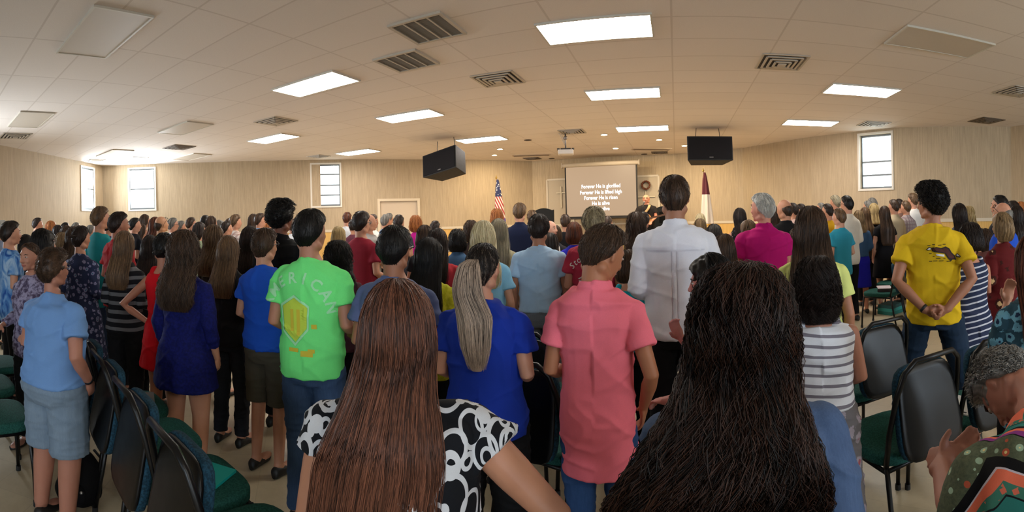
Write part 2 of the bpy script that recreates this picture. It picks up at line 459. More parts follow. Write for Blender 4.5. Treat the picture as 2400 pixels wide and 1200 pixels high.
for k, (px, py, on) in enumerate(((1172, 349, 1), (1159, 363, 1), (1416, 315, 1), (1443, 347, 1), (1545, 327, 1), (1604, 341, 1), (1237, 328, 0), (1293, 371, 0), (1510, 361, 0))):
    p = at_z(px, py, CEIL)
    r = empty('recessed_downlight', (p.x, p.y, CEIL), 0, cat='ceiling light', group='recessed stage downlights',
              label=['lit recessed downlight, right one of the pair left of the slot vent', 'lit recessed downlight farthest left over the stage', 'lit recessed downlight nearest the projector', 'lit recessed downlight above the right half of the screen', 'lit recessed downlight just below the nearest stage light panel', 'lit recessed downlight beside the right hanging speaker', 'unlit dark recessed downlight left of the projector', 'unlit recessed downlight above the left edge of the screen', 'unlit recessed downlight above the right edge of the screen'][k])
    m = MB(); m.tube([(0, 0, -.012), (0, 0, .0)], [.10, .10], 20); m.build('downlight_ring', M_metal_w if on else plain('5a4636', .6), r)
    m = MB(); m.tube([(0, 0, -.016), (0, 0, -.010)], [.075, .075], 20); m.build('downlight_lens', M_can if on else M_vent_d, r)
    if on: area_light('downlight', (p.x, p.y, CEIL - .02), (p.x, p.y + .3, 0), .14, .14, 45, (1, .80, .52))

# ================================================================ people: shapes
# canonical person: 1.75 m tall, facing +Y, feet on z = 0; scaled afterwards
HC = np.array((0.0, 0.005, 1.642))
SK = np.array((.074, .094, .107))
def lerp_table(tab, zs):
    tab = np.array(tab, float); return np.stack([np.interp(zs, tab[:, 0], tab[:, k]) for k in range(1, tab.shape[1])], 1)
TORSO = {'m': [(.78, .150, .100, .0), (.88, .165, .118, -.012), (.95, .160, .115, -.010), (1.05, .146, .102, .0), (1.16, .155, .108, .0), (1.28, .180, .118, .0), (1.35, .188, .115, -.006), (1.40, .176, .100, -.012), (1.435, .140, .084, -.014), (1.465, .100, .070, -.014), (1.49, .072, .062, -.012), (1.52, .057, .058, -.008)],
         'f': [(.78, .150, .105, .0), (.88, .178, .125, -.015), (.95, .168, .118, -.010), (1.06, .128, .094, .0), (1.16, .135, .100, .005), (1.27, .152, .125, .014), (1.34, .156, .106, .0), (1.39, .144, .090, -.010), (1.425, .114, .076, -.013), (1.455, .080, .062, -.013), (1.48, .060, .055, -.011), (1.51, .048, .050, -.006)]}
SHO = {'m': (.176, -.008, 1.372), 'f': (.152, -.006, 1.362)}
def ring(z, hx, hy, cy, n=28, p=2.35):
    a = np.linspace(0, 2 * PI, n, endpoint=False); c, s = np.cos(a), np.sin(a)
    k = (np.abs(c) ** p + np.abs(s) ** p) ** (-1 / p)
    return np.stack([c * k * hx, s * k * hy + cy, np.full(n, z)], 1)
ARMS = {  # elbow, wrist, hand direction, palm normal (for the +x arm)
    'down': ((.235, -.03, 1.12), (.235, .055, .89), (0, .25, -1), (-1, 0, 0)),
    'front': ((.225, -.045, 1.13), (.175, .20, 1.05), (-.3, 1, -.25), (0, -.3, -1)),
    'rest': ((.225, .02, 1.12), (.15, .27, 1.0), (-.2, 1, -.5), (0, -.5, -1)),
    'cross': ((.235, .04, 1.14), (-.02, .205, 1.17), (-1, .05, .1), (0, -1, 0)),
    'back': ((.255, -.13, 1.135), (.065, -.205, .955), (-1, -.18, -.25), (0, -1, 0)),
    'hip': ((.385, -.10, 1.16), (.185, .0, 1.0), (-.4, .8, -.45), (-1, -.3, 0)),
    'pocket': ((.265, -.085, 1.13), (.215, .08, .94), (-.1, .35, -1), (-1, 0, 0)),
    'chin': ((.20, .10, 1.16), (.06, .20, 1.40), (-.2, .1, 1), (0, -1, 0)),
    'up': ((.20, .14, 1.14), (.10, .26, 1.30), (-.3, .4, 1), (-.5, -1, 0)),
    'guitar': ((.24, .05, 1.12), (.05, .24, 1.06), (-.8, .2, -.5), (0, -1, 0)),
    'neckhold': ((.27, .10, 1.12), (.42, .28, 1.16), (.6, .3, .5), (0, -1, 0)),
    'reach_left': ((.23, .06, 1.30), (.22, .17, 1.47), (-.9, .2, .5), (0, -1, 0)),
    'reach_right': ((.16, .16, 1.30), (-.14, .17, 1.47), (-.9, .2, .3), (0, 1, 0)),
    'clasp': ((.22, .06, 1.12), (.05, .30, 1.10), (-.5, .8, .4), (-1, 0, 0)),
}
def arm_pts(sex, pose, side, g=1.0):
    sh = Vector(SHO[sex]); e, w, hd, pn = [Vector(q) for q in ARMS[pose]]
    k = (SHO[sex][0] - .182) + (g - 1) * .13
    sh.x += (g - 1) * .12; e.x += k; 
    if pose in ('down', 'pocket', 'hip', 'neckhold'): w.x += k
    q = [sh, e, w, hd.normalized(), pn.normalized()]
    return [Vector((side * v.x, v.y, v.z)) for v in q]
def add_hand(mb, w, d, pn, side, curl=.35, r=.0092, k=1.0):
    d = d.normalized(); pn = (pn - d * pn.dot(d)).normalized(); lat = d.cross(pn) * -1
    # lat points to the thumb side
    if lat.dot(Vector((0, 1, 0))) < 0 and abs(lat.y) > .3: lat = -lat
    elif abs(lat.y) <= .3 and lat.z < 0: lat = -lat
    Mh = Matrix((lat, d, pn)).transposed()
    mb.ball(w + d * .045 * k, (.038 * k, .052 * k, .015 * k), Mh)
    mb.tube([w - d * .02, w + d * .03], [.024 * k, .022 * k], 10, rounded=True)
    for i, (off, L) in enumerate(((.028, .070), (.010, .080), (-.009, .075), (-.027, .060))):
        p = w + d * .080 * k + lat * off * k; pts = [p - d * .02]; dd = d + lat * off * 2; ang = 0
        pts.append(p)
        for s in (.45, .32, .23):
            ang += curl * (1.0 + .12 * i); v = (dd * math.cos(ang) + pn * math.sin(ang)).normalized(); p = p + v * L * s * k; pts.append(p)
        mb.tube(pts, [r * 1.05, r, r * .97, r * .92, r * .8], 8, rounded=True)
    p = w + d * .025 * k + lat * .028 * k; v = (d * .65 + lat * .62 + pn * .35).normalized()
    p2 = p + v * .036 * k; v2 = (d * .85 + lat * .25 + pn * .5).normalized()
    mb.tube([p - v * .01, p, p2, p2 + v2 * .030 * k], [.014, .013, .0108, .009], 8, rounded=True)
def head_matrix(yaw=0, pitch=0, roll=0):
    T = Matrix.Translation((0, -.012, 1.545))
    return T @ Matrix.Rotation(math.radians(yaw), 4, 'Z') @ Matrix.Rotation(math.radians(pitch), 4, 'X') @ Matrix.Rotation(math.radians(roll), 4, 'Y') @ T.inverted()
def xf(v, Mh, lo=1.475, hi=1.575):
    """rotate points with the head; the neck blends"""
    v = np.asarray(v, float); A = np.array(Mh); h = v @ A[:3, :3].T + A[:3, 3]
    w = np.clip((v[:, 2] - lo) / (hi - lo), 0, 1)[:, None]; w = w * w * (3 - 2 * w)
    return v * (1 - w) + h * w
def add_head(mb, Mh, sex, hs=1.0, fine=True):
    h = MB(); c = Vector(HC)
    def P(x, y, z): return Vector((c.x + x * hs, c.y + y * hs, c.z + z * hs))
    def r3(*r): return tuple(q * hs for q in r)
    f = .93 if sex == 'f' else 1.0
    h.ball(c, r3(*SK), nu=24, nv=16)
    h.ball(P(0, .030, -.045), r3(.058 * f, .060, .070), nu=18, nv=12)          # mid face
    h.ball(P(0, .034, -.078), r3(.046 * f, .050, .036))                          # jaw
    h.ball(P(0, .074, -.099), r3(.020 * f, .016, .015))                           # chin
    h.ball(P(0, .078, .030), r3(.045, .014, .014))                               # brow
    for s in (-1, 1):
        h.ball(P(s * .033, .070, -.032), r3(.020, .018, .018))                  # cheek
        h.ball(P(s * .074, -.006, -.016), r3(.009, .017, .030), Matrix.Rotation(s * .45, 4, 'Z') @ Matrix.Rotation(-.2, 4, 'X'))   # ear
        h.ball(P(s * .077, -.010, -.004), r3(.008, .013, .015))
        h.tube([P(s * .045, -.03, -.075), P(s * .040, .02, -.09)], [.030 * hs * f, .02 * hs * f], rounded=True)
    h.tube([P(0, .090, .015), P(0, .103, -.012), P(0, .111, -.030)], [.007 * hs, .008 * hs, .0115 * hs], 8, rounded=True)
    for s in (-1, 1): h.ball(P(s * .011, .100, -.034), r3(.008, .010, .007))
    h.tube([P(-.019, .082, -.061), P(0, .093, -.059), P(.019, .082, -.061)], [.004 * hs, .0062 * hs, .004 * hs], 8, rounded=True)
    h.tube([P(-.017, .081, -.071), P(0, .090, -.072), P(.017, .081, -.071)], [.004 * hs, .0068 * hs, .004 * hs], 8, rounded=True)
    n0 = np.concatenate(h.v); A = np.array(Mh); mb.add(n0 @ A[:3, :3].T + A[:3, 3], h.f)
    nk = MB(); rn = .054 if sex == 'm' else .045
    nk.tube([(0, -.018, 1.40), (0, -.022, 1.50), (0, -.020, 1.555), (0, -.012, 1.60)], [rn * 1.3, rn * 1.05, rn, rn], 16)
    v = np.concatenate(nk.v); mb.add(xf(v, Mh), nk.f)
LEGS = {'stand': ((.092, 0, .88), (.10, .012, .48), (.105, -.025, .09)), 'wide': ((.10, 0, .88), (.19, .01, .48), (.27, -.03, .09)),
        'sit': ((.10, -.02, .90), (.13, .40, .92), (.13, .40, .50))}
def add_legs(mb, legs, g, rad, z_end=None, feet=False, front=0):
    for s in (-1, 1):
        h, k, a = [Vector((s * q[0] * (1 + (g - 1) * .5), q[1], q[2])) for q in LEGS[legs]]
        pts = [h, h.lerp(k, .5), k, k.lerp(a, .35), a]; r = list(np.array(rad) * g)
        if z_end is not None:
            if z_end >= k.z: q = h.lerp(k, (h.z - z_end) / (h.z - k.z)); pts, r = [h, h.lerp(q, .5), q], [r[0], r[1], r[2]]
            else: q = k.lerp(a, (k.z - z_end) / (k.z - a.z)); pts, r = [h, h.lerp(k, .5), k, q], r[:4]
        mb.tube(pts, r, 16)
        if feet: 
            mb.ball(a + Vector((0, 0, -.02)), (.038, .045, .05)); mb.ball(a + Vector((s * .008, .075, -.055)), (.042, .115, .030))
SM = {}
def finish(mb, vox, smooth, name, fold=0.0, seed=0, post=None, foldz=1.0):
    me = mb.mesh(name); o = bpy.data.objects.new(name, me); COL.objects.link(o)
    m = o.modifiers.new('r', 'REMESH'); m.mode = 'VOXEL'; m.voxel_size = vox; m.adaptivity = 0
    m2 = o.modifiers.new('s', 'SMOOTH'); m2.factor = .5; m2.iterations = smooth
    dg = bpy.context.evaluated_depsgraph_get(); ev = o.evaluated_get(dg)
    me2 = bpy.data.meshes.new_from_object(ev, depsgraph=dg); me2.name = name
    bpy.data.objects.remove(o); bpy.data.meshes.remove(me)
    n = len(me2.vertices); v = np.empty(n * 3); me2.vertices.foreach_get('co', v); v = v.reshape(-1, 3)
    if fold > 0:
        nr = np.empty(n * 3); me2.vertices.foreach_get('normal', nr); nr = nr.reshape(-1, 3)
        sd = seed * 3.17; out = np.empty(n); nz = noise.noise
        for i, (x, y, z) in enumerate(v):
            s = 1 if x > 0 else -1
            a = nz(Vector((x * 5 + z * 3.5 * s + sd, y * 5, z * 4.2 * foldz + sd)))
            b = nz(Vector((x * 13 - z * 5 * s, y * 11 + sd, z * 6 + sd)))
            d = nz(Vector((x * 3.1 - z * 4.5 * s + sd, y * 3, z * 5.5 * foldz - sd)))
            out[i] = max(0, 1 - abs(a) * 4.5) ** 1.5 * .9 + max(0, 1 - abs(d) * 5) ** 1.5 * .8 + b * .5
        v = v + nr * (out * fold)[:, None]
    if post is not None:
        at = me2.attributes.new('rest', 'FLOAT_VECTOR', 'POINT'); at.data.foreach_set('vector', v.astype(np.float32).ravel()); v = post(v)
    me2.vertices.foreach_set('co', v.ravel()); me2.update()
    me2.materials.clear(); me2.shade_smooth(); return me2
def lean_fn(lean, sit=False, twist=0):
    """bend everything above the hips forward by `lean` degrees"""
    if not lean and not twist: return None
    a = math.radians(lean)
    def f(v):
        v = np.array(v); w = np.clip((v[:, 2] - .92) / .5, 0, 1); w = w * w * (3 - 2 * w)
        # accumulate the rotation as a smooth bend about the hip
        t = a * (.45 + .55 * w) * (v[:, 2] > .90); c, s = np.cos(t), np.sin(t); z = v[:, 2] - .92; y = v[:, 1]
        u = np.clip((v[:, 2] - .90) / .06, 0, 1)
        y2 = y * c + z * s; z2 = z * c - y * s
        v[:, 1] = y + (y2 - y) * u; v[:, 2] = .92 + z + (z2 - z) * u
        return v
    return f
def body_mesh(sex, aL, aR, g, head, vox, lean=0, legs='stand', hs=1.0, curl=.35):
    key = ('body', sex, aL, aR, g, head, vox, lean, legs, hs, curl)
    if key in SM: return SM[key]
    mb = MB(); zs = np.linspace(.80, 1.51, 24); T = lerp_table(TORSO[sex], zs)
    mb.loft([ring(z, hx * (1 + (g - 1) * .9) - .004 if z < 1.37 else max(hx * .86, .050), hy * g - .004 if z < 1.37 else max(hy * .90, .048), cy) for z, (hx, hy, cy) in zip(zs, T)])
    f = .86 if sex == 'f' else 1.0
    for s, pose in ((1, aR), (-1, aL)):
        sh, e, w, hd, pn = arm_pts(sex, pose, s, g)
        gg = 1 + (g - 1) * .8
        mb.tube([sh, sh.lerp(e, .5), e, e.lerp(w, .3), w], [.049 * f * gg, .044 * f * gg, .037 * f * gg, .039 * f * gg, .025 * f * gg], 14, rounded=True)
        if sh: mb.ball(sh, .047 * f * gg)
        add_hand(mb, w, hd, pn, s, curl, r=.0092 if vox < .01 else .0115, k=.95 * (.92 if sex == 'f' else 1.0))
    add_legs(mb, legs, g, (.088, .080, .056, .052, .036), feet=True)
    add_head(mb, head_matrix(*head), sex, hs)
    SM[key] = finish(mb, vox, 2 if vox < .01 else 2, 'person', post=lean_fn(lean)); return SM[key]
def top_mesh(kind, sex, aL, aR, g, vox, lean=0, hem=None, fold=.004, seed=0, loose=None, neck=0, legs='stand'):
    key = ('top', kind, sex, aL, aR, g, vox, lean, hem, fold, seed, loose, neck, legs)
    if key in SM: return SM[key]
    mb = MB()
    sleeve = {'tee': .56, 'polo': .56, 'long': 1.9, 'tank': 0, 'dress': .45, 'ldress': 1.65, 'sdress': 0, 'jacket': 1.8, 'blouse': 1.1, 'cap': .26}[kind]
    if loose is None: loose = {'tee': .75, 'polo': .8, 'long': .85, 'jacket': .5, 'blouse': .6}.get(kind, .25)
    if hem is None: hem = {'tee': .84, 'polo': .80, 'long': .80, 'tank': .92, 'jacket': .98, 'blouse': .86}.get(kind, .50)
    dress = kind.endswith('dress'); off = .012 if kind != 'jacket' else .02
    ztop = 1.474 - neck if sleeve else 1.425 - neck
    zs = np.linspace(hem, ztop, int((ztop - hem) / .025) + 2); T = lerp_table(TORSO[sex], zs); ch = lerp_table(TORSO[sex], [1.28])[0]
    R = []
    for z, (hx, hy, cy) in zip(zs, T):
        if z < 1.28:
            hx = max(hx, hx + (ch[0] * .97 - hx) * loose) if hx < ch[0] else hx
            hy = max(hy, hy + (ch[1] * .97 - hy) * loose) if hy < ch[1] else hy
        if dress and z < .92: k = (.92 - z) / .42; hx = .178 + .05 * k; hy = .125 + .05 * k; cy = -.012
        gx = (1 + (g - 1) * .9) if z < 1.42 else 1; gy = g if z < 1.42 else 1
        if z < 1.1 and not dress: gy *= 1.0 + .03 * loose
        o2 = off if z < 1.44 else off * .7
        p = 2.35
        R.append(ring(z, hx * gx + o2, hy * gy + o2, cy, p=p))
    mb.loft(R)
    f = .86 if sex == 'f' else 1.0; gg = 1 + (g - 1) * .8
    for s, pose in ((1, aR), (-1, aL)):
        sh, e, w, hd, pn = arm_pts(sex, pose, s, g)
        if sleeve:
            k = {'jacket': 1.12, 'long': 1.0}.get(kind, 1.0)
            inner = Vector((s * .085, -.012, 1.425 if sex == 'm' else 1.412))
            mb.tube([inner, inner.lerp(sh, .5) + Vector((0, 0, .004)), sh, sh.lerp(e, .12)], [.040 * f, .050 * gg * f, .060 * f * gg * k, .062 * f * gg * k], 16, rounded=False)
            if sleeve <= 1:
                q = sh.lerp(e, sleeve); mb.tube([sh, sh.lerp(q, .5), q], [.060 * f * gg, .065 * f * gg, .072 * f * gg * (1.0 if kind != 'tee' else 1.04)], 18)
            else:
                q = e.lerp(w, min(sleeve - 1, .93)); mb.tube([sh, sh.lerp(e, .5), e, e.lerp(q, .5), q], [.061 * f * gg * k, .062 * f * gg * k, .054 * f * gg * k, .052 * f * gg * k, .040 * f * gg * k], 16)
            mb.ball(sh, .0605 * f * gg * k)
        else:
            mb.tube([(s * .10, -.012, 1.36), (s * .085, -.012, 1.455)], [.045, .03], 12, flat=1.6, rounded=True)
    if sleeve:
        m_ = sex == 'm'; hi = .020 if kind in ('polo', 'long', 'jacket') else 0.0; R = []; dz = 0 if m_ else -.010
        for z, rx, ry in ((1.40, .10, .07), (1.43, .090, .074), (1.458, .078, .070), (1.478 + hi * .5, .070, .066), (1.488 + hi, .066 + hi * .1, .064 + hi * .1)):
            q = ring(z + dz - neck * .8, rx * (1 if m_ else .88), ry * (1 if m_ else .88), -.016, p=2.0); q[:, 2] -= .013 * (q[:, 1] + .016) / ry * min(1, max(0, (z - 1.42) / .05)); R.append(q)
        mb.loft(R)
    SM[key] = finish(mb, vox, 2, 'garment', fold, seed, lean_fn(lean)); return SM[key]
def bottom_mesh(kind, sex, g, vox, legs='stand', lean=0, seed=0, hem=None, fold=.0035):
    key = ('bot', kind, sex, g, vox, legs, lean, seed, hem)
    if key in SM: return SM[key]
    mb = MB(); zs = np.linspace(.80, 1.02, 8); T = lerp_table(TORSO[sex], zs)
    if kind == 'skirt':
        h = hem or .45; zs = np.linspace(h, 1.03, 16); T = lerp_table(TORSO[sex], zs)
        mb.loft([ring(z, max(hx, .165 if z < .95 else hx) * (1 + (g - 1) * .9) + .008 + max(0, .92 - z) * .07, max(hy, .118 if z < .95 else hy) * g + .008 + max(0, .92 - z) * .07, cy) for z, (hx, hy, cy) in zip(zs, T)])
    else:
        mb.loft([ring(z, hx * (1 + (g - 1) * .9) + .006, hy * g + .006, cy) for z, (hx, hy, cy) in zip(zs, T)])
        if kind == 'shorts': add_legs(mb, legs, g, (.100, .098, .092, .085, .06), z_end=hem or .47)
        else: add_legs(mb, legs, g, (.099, .092, .072, .066, .060))
    SM[key] = finish(mb, vox, 2, 'garment', fold, seed, lean_fn(lean), foldz=2.2); return SM[key]
def shoe_mesh(legs='stand', g=1.0):
    key = ('shoe', legs)
    if key in SM: return SM[key]
    out = []
    for s in (-1, 1):
        a = LEGS[legs][2]; mb = MB(); x = s * a[0]; y = a[1]
        z = a[2] - .09
        R = []
        for yy, w, h in ((-.065, .020, .045), (-.055, .034, .075), (-.02, .040, .085), (.03, .042, .070), (.08, .048, .052), (.13, .046, .042), (.165, .030, .034), (.175, .012, .02)):
            n = 14; R.append([(x + s * (yy + .06) * .08 + w * math.cos(2 * PI * i / n), y + yy, z + max(.0, h * .5 + h * .5 * math.sin(2 * PI * i / n))) for i in range(n)])
        mb.loft(R); me = mb.mesh('shoe'); me.shade_smooth(); out.append(me)
    SM[key] = out; return out

# ================================================================ hair
def hair_rings(style, th, zend, wl, back):
    """rows: z (from the head centre), cy, rx, ry, front mask angle"""
    rows = []
    top = SK[2] + th
    bald = style == 'balding'
    for ph in np.linspace(88, 0, 13):
        p = math.radians(ph); z = top * math.sin(p); t = th
        if bald: t = float(np.interp(z, [.02, .05], [th, -.012]))
        rx, ry = (SK[0] + t) * math.cos(p), (SK[1] + t) * math.cos(p)
        zz = (SK[2] + t) * math.sin(p)
        if style in ('short', 'curlytop', 'balding'): A = np.interp(zz, [0, .03, .055, .075, .092], [95, 90, 70, 35, 0])
        elif style == 'bun' or style == 'ponytail': A = np.interp(zz, [0, .03, .055, .08, .095], [93, 84, 62, 30, 0])
        else: A = np.interp(zz, [0, .04, .07, .09], [68, 60, 40, 0])
        if bald: A = float(np.interp(z, [0, .018, .050], [100, 118, 179]))
        rows.append((zz, -.004 * (1 - math.sin(p)), rx, ry, A))
    if style in ('short', 'curlytop', 'balding', 'ponytail', 'bun'):
        e = 0 if style != 'balding' else -.004
        rows += [(-.025, -.010, .073 + th * .7, .090 + th * .8, 100), (-.045, -.015, .066 + th * .4, .082 + th * .5, 108), (-.062, -.019, .059 + th * .2, .071 + th * .3, 118), (-.078, -.022, .051, .058 + th * .1, 125), (-.090, -.022, .042, .044, 130)]
        return np.array(rows)
    side = SK[0] + th
    if style == 'bob':
        rows += [(-.03, -.006, side + .006, SK[1] + th, 70), (-.07, -.014, side + .010, SK[1] + th - .008, 74), (-.11, -.022, side + .006, .082, 88), (zend, -.024, side - .012, .064, 100), (zend - .012, -.024, side - .04, .035, 100)]
        return np.array(rows)
    # long: hangs over the back
    rows += [(-.03, -.008, side + .004, SK[1] + th, 70), (-.07, -.018, side + .006, .094, 78), (-.11, -.040, side + .008, .080, 92)]
    zs = np.linspace(-.15, zend, 9)
    for i, z in enumerate(zs):
        k = (z + .15) / (zend + .15)
        w = np.interp(k, [0, .35, .85, 1], [side + .012, wl, wl * .97, wl * .72])
        cy = np.interp(z, [zend if zend < -.5 else -.5, -.26, -.15], [-.118 - back, -.112 - back, -.062 - back * .5])
        d = np.interp(k, [0, .3, .85, 1], [.062, .048, .034, .014])
        rows.append((z, cy, w, d, 0))
    return np.array(rows)
STY = {  # style: base style, thickness, length, lower half-width
    'short': ('short', .014, 0, 0), 'crop': ('short', .007, 0, 0), 'thick': ('short', .022, 0, 0), 'curlytop': ('curlytop', .032, 0, 0), 'balding': ('balding', .007, 0, 0),
    'afro': ('curlytop', .042, 0, 0), 'bob': ('bob', .024, -.145, 0), 'curlybob': ('bob', .034, -.15, 0), 'long': ('long', .018, -.40, .105), 'vlong': ('long', .020, -.55, .13), 'mid': ('long', .018, -.26, .105),
    'wavy': ('long', .026, -.40, .125), 'curly': ('long', .032, -.44, .15), 'ponytail': ('ponytail', .010, 0, 0), 'bun': ('bun', .012, 0, 0)}
def hair_mesh(style, head, K=40, N=48, strands=0, seed=0, lean=0, over=None, wave=None, rad=.0011, grad=0.0, hs=1.0, pts=16, tail=None, stick=0.0, sd=.16, part=0.0, shift=0.0, cap_t=0.0):
    key = ('hair', style, head, K, N, strands, seed, lean, str(over), wave, grad, hs, stick, part, shift, cap_t, rad, pts, sd, tail is not None)
    if key in SM: return SM[key]
    base, th, zend, wl = STY[style]
    back = .02
    if over: th = over.get('th', th); zend = over.get('zend', zend); wl = over.get('wl', wl); back = over.get('back', back)
    rows = hair_rings(base, th, zend, wl, back); R = np.random.default_rng(seed + 11)
    d = np.hypot(np.diff(rows[:, 0]), np.diff(rows[:, 2])); s = np.concatenate([[0], np.cumsum(d + 1e-4)]); s /= s[-1]
    curly = style in ('curlytop', 'afro', 'curlybob', 'curly')
    if wave is None: wave = {'curly': .017, 'wavy': .010, 'curlytop': .006, 'afro': .008, 'curlybob': .008}.get(style, .002)
    Mh = head_matrix(*head); lf = lean_fn(lean)
    def pos(a, t, off=0.0):
        """a: azimuth from the front, t: 0 crown .. 1 tips; arrays"""
        z, cy, rx, ry, A = [np.interp(t, s, rows[:, k]) for k in range(5)]
        aa = np.abs((a + PI) % (2 * PI) - PI) * 180 / PI
        m = np.clip((aa - A + 7) / 14, 0, 1); m = m * m * (3 - 2 * m)
        m = np.where(A < 1, 1, m); f = .74 + .26 * m
        x = np.sin(a) * (rx + off) * f; y = np.cos(a) * (ry + off) * f + cy
        y = np.where((z < -.09) & (m < .6), np.minimum(y, -.03), y)
        z = z + off * np.clip(z / .1, 0, 1)
        z = z - part * np.exp(-(x / .010) ** 2) * np.clip(z / .1, 0, 1)
        x = x + shift * np.clip((-z - .05) / .5, 0, 1.2)
        v = np.stack([x * hs, y * hs, z * hs], -1).reshape(-1, 3) + HC
        return v
    vs, fs, tone = [], [], []
    t = np.linspace(0, 1, K); a = np.linspace(0, 2 * PI, N, endpoint=False)
    Tg, Ag = np.meshgrid(t, a, indexing='ij'); v = pos(Ag.ravel(), Tg.ravel())
    amp = {'curlytop': .010, 'afro': .013, 'curlybob': .010, 'curly': .016, 'wavy': .008}.get(style, .004 if base == 'short' else .0025)
    fq = 34 if curly else 16
    nn = np.array([noise.noise(Vector((p[0] * fq + seed, p[1] * fq, p[2] * (fq if curly else fq * .25)))) for p in v])
    c0 = np.array([np.interp(Tg.ravel(), s, rows[:, 1])]).T
    out = v - HC; out[:, 1] -= c0[:, 0]; out /= (np.linalg.norm(out, axis=1)[:, None] + 1e-6)
    zrel = v[:, 2] - HC[2]; out[:, 2] *= (zrel > -.02)
    v = v + out * (nn * amp)[:, None]
    vs.append(v); n0 = len(v)
    for i in range(K - 1):
        for j in range(N): p, q = i * N + j, i * N + (j + 1) % N; fs.append((p, q, q + N, p + N))
    fs.append(tuple(range(N - 1, -1, -1))); fs.append(tuple(range((K - 1) * N, K * N)))
    az = np.array([noise.noise(Vector((math.sin(x) * 9 + seed, math.cos(x) * 9, 3.0))) for x in a])
    hf = R.normal(0, .10, N)
    tone.append((.36 + cap_t + .30 * az[None, :] + hf[None, :] + grad * (t[:, None] - .5) + 0 * Tg).ravel())
    def strand_mesh(P, rr, tn):
        """P: (n, p, 3) paths"""
        nonlocal n0
        n, p, _ = P.shape; d = np.gradient(P, axis=1); d /= np.linalg.norm(d, axis=2)[..., None] + 1e-9
        ref = np.array((.3, .2, .93)); u = np.cross(d, ref); u /= np.linalg.norm(u, axis=2)[..., None] + 1e-9; w = np.cross(d, u)
        taper = np.interp(np.linspace(0, 1, p), [0, .1, .8, 1], [.7, 1, .9, .25])[None, :, None] * rr
        ring3 = [P + (u * math.cos(q) + w * math.sin(q)) * taper for q in (0, 2.1, 4.2)]
        V = np.stack(ring3, 2).reshape(-1, 3); vs.append(V)
        idx = np.arange(n)[:, None, None] * p * 3 + np.arange(p - 1)[None, :, None] * 3 + n0
        for q in range(3):
            r = (q + 1) % 3; F4 = np.concatenate([idx + q, idx + r, idx + 3 + r, idx + 3 + q], 2).reshape(-1, 4); fs.append(F4)
        n0 += n * p * 3; tone.append(np.repeat(tn.ravel() if tn.ndim > 1 else np.repeat(tn, p), 3))
    Fq = None
    if strands:
        longh = base in ('long', 'bob'); n = strands
        a = R.uniform(0, 2 * PI, n)
        if longh:
            t0 = np.where(R.random(n) < .6, R.uniform(0, .1, n), R.uniform(0, .55, n)); t1 = R.uniform(.75, 1.03, n) if base == 'long' else R.uniform(.85, 1.0, n)
            t1 = np.minimum(t1, 1.0)
        else:
            L = .16 if not curly else .12; t0 = R.uniform(0, .93, n) ** 1.0; t1 = np.minimum(t0 + R.uniform(.6, 1.3, n) * L, 1)
        q = np.linspace(0, 1, pts)[None, :]; T_ = t0[:, None] + (t1 - t0)[:, None] * q
        A_ = a[:, None] + 0 * q; ph = R.uniform(0, 2 * PI, (n, 1)); fr = R.uniform(.92, 1.08, (n, 1)) if longh else R.uniform(.7, 1.3, (n, 1))
        o = R.uniform(-.002, .006 if longh else .003, (n, 1)) + 0 * q
        if curly or style == 'wavy': o = o + R.uniform(0, .010, (n, 1))
        if not longh: o = o + q * R.uniform(.0, (.003 if not curly else .010) + stick, (n, 1))
        clump = np.array([noise.noise(Vector((math.sin(x) * 6 + seed, math.cos(x) * 6, 0))) for x in a])[:, None]
        wv = np.sin(q * 2 * PI * (2.2 if longh else 1) * fr * (1.8 if curly else 1) + ph * .12 + clump * 9)
        P = pos(A_.ravel(), T_.ravel(), o.ravel()).reshape(n, pts, 3)
        P[:, :, 0] += wv * wave; P[:, :, 1] += np.cos(q * 2 * PI * 2.4 * fr + ph * .15 + clump * 7) * wave * .6
        sway = R.normal(0, .010 if longh else .004, (n, 1)); P[:, :, 0] += sway * q ** 1.5 * (1 if base == 'long' else .5)
        # keep only strands that are on the scalp
        aa = np.abs((A_ + PI) % (2 * PI) - PI) * 180 / PI; Am = np.interp(T_, s, rows[:, 4])
        ok = ((aa > Am - 3) | (Am < 1)).all(1)
        P = P[ok]; tn = (.46 + cap_t + .28 * clump + R.normal(0, sd, (n, 1)) + grad * (T_ - .5))[ok]
        strand_mesh(P, rad, tn)
    if style in ('ponytail', 'bun') and tail:
        # tail: path points, radii (relative to the head centre)
        tp, tr, nst = tail
        tp = np.array(tp, float); k = len(tp)
        u = np.linspace(0, k - 1, 26); C = np.stack([np.interp(u, range(k), tp[:, q]) for q in range(3)], 1); r = np.interp(u, range(k), tr)
        for _ in range(3): C[1:-1] = (C[:-2] + C[1:-1] * 2 + C[2:]) / 4
        na = 20; ang = np.linspace(0, 2 * PI, na, endpoint=False)
        V = np.stack([C[:, None, 0] + np.cos(ang) * r[:, None] * .92, C[:, None, 1] + np.sin(ang) * r[:, None] * .62, C[:, None, 2] + 0 * ang], 2).reshape(-1, 3) * hs + HC
        vs.append(V); F4 = []
        for i in range(25):
            for j in range(na): p, q = n0 + i * na + j, n0 + i * na + (j + 1) % na; F4.append((p, q, q + na, p + na))
        F4.append(tuple(n0 + j for j in range(na - 1, -1, -1))); F4.append(tuple(n0 + 25 * na + j for j in range(na))); fs += F4
        tt = np.linspace(0, 1, 26)[:, None] + 0 * ang; tone.append((.5 + grad * (tt * 1.3 + .0) + R.normal(0, .12, na)[None, :]).ravel()); n0 += len(V)
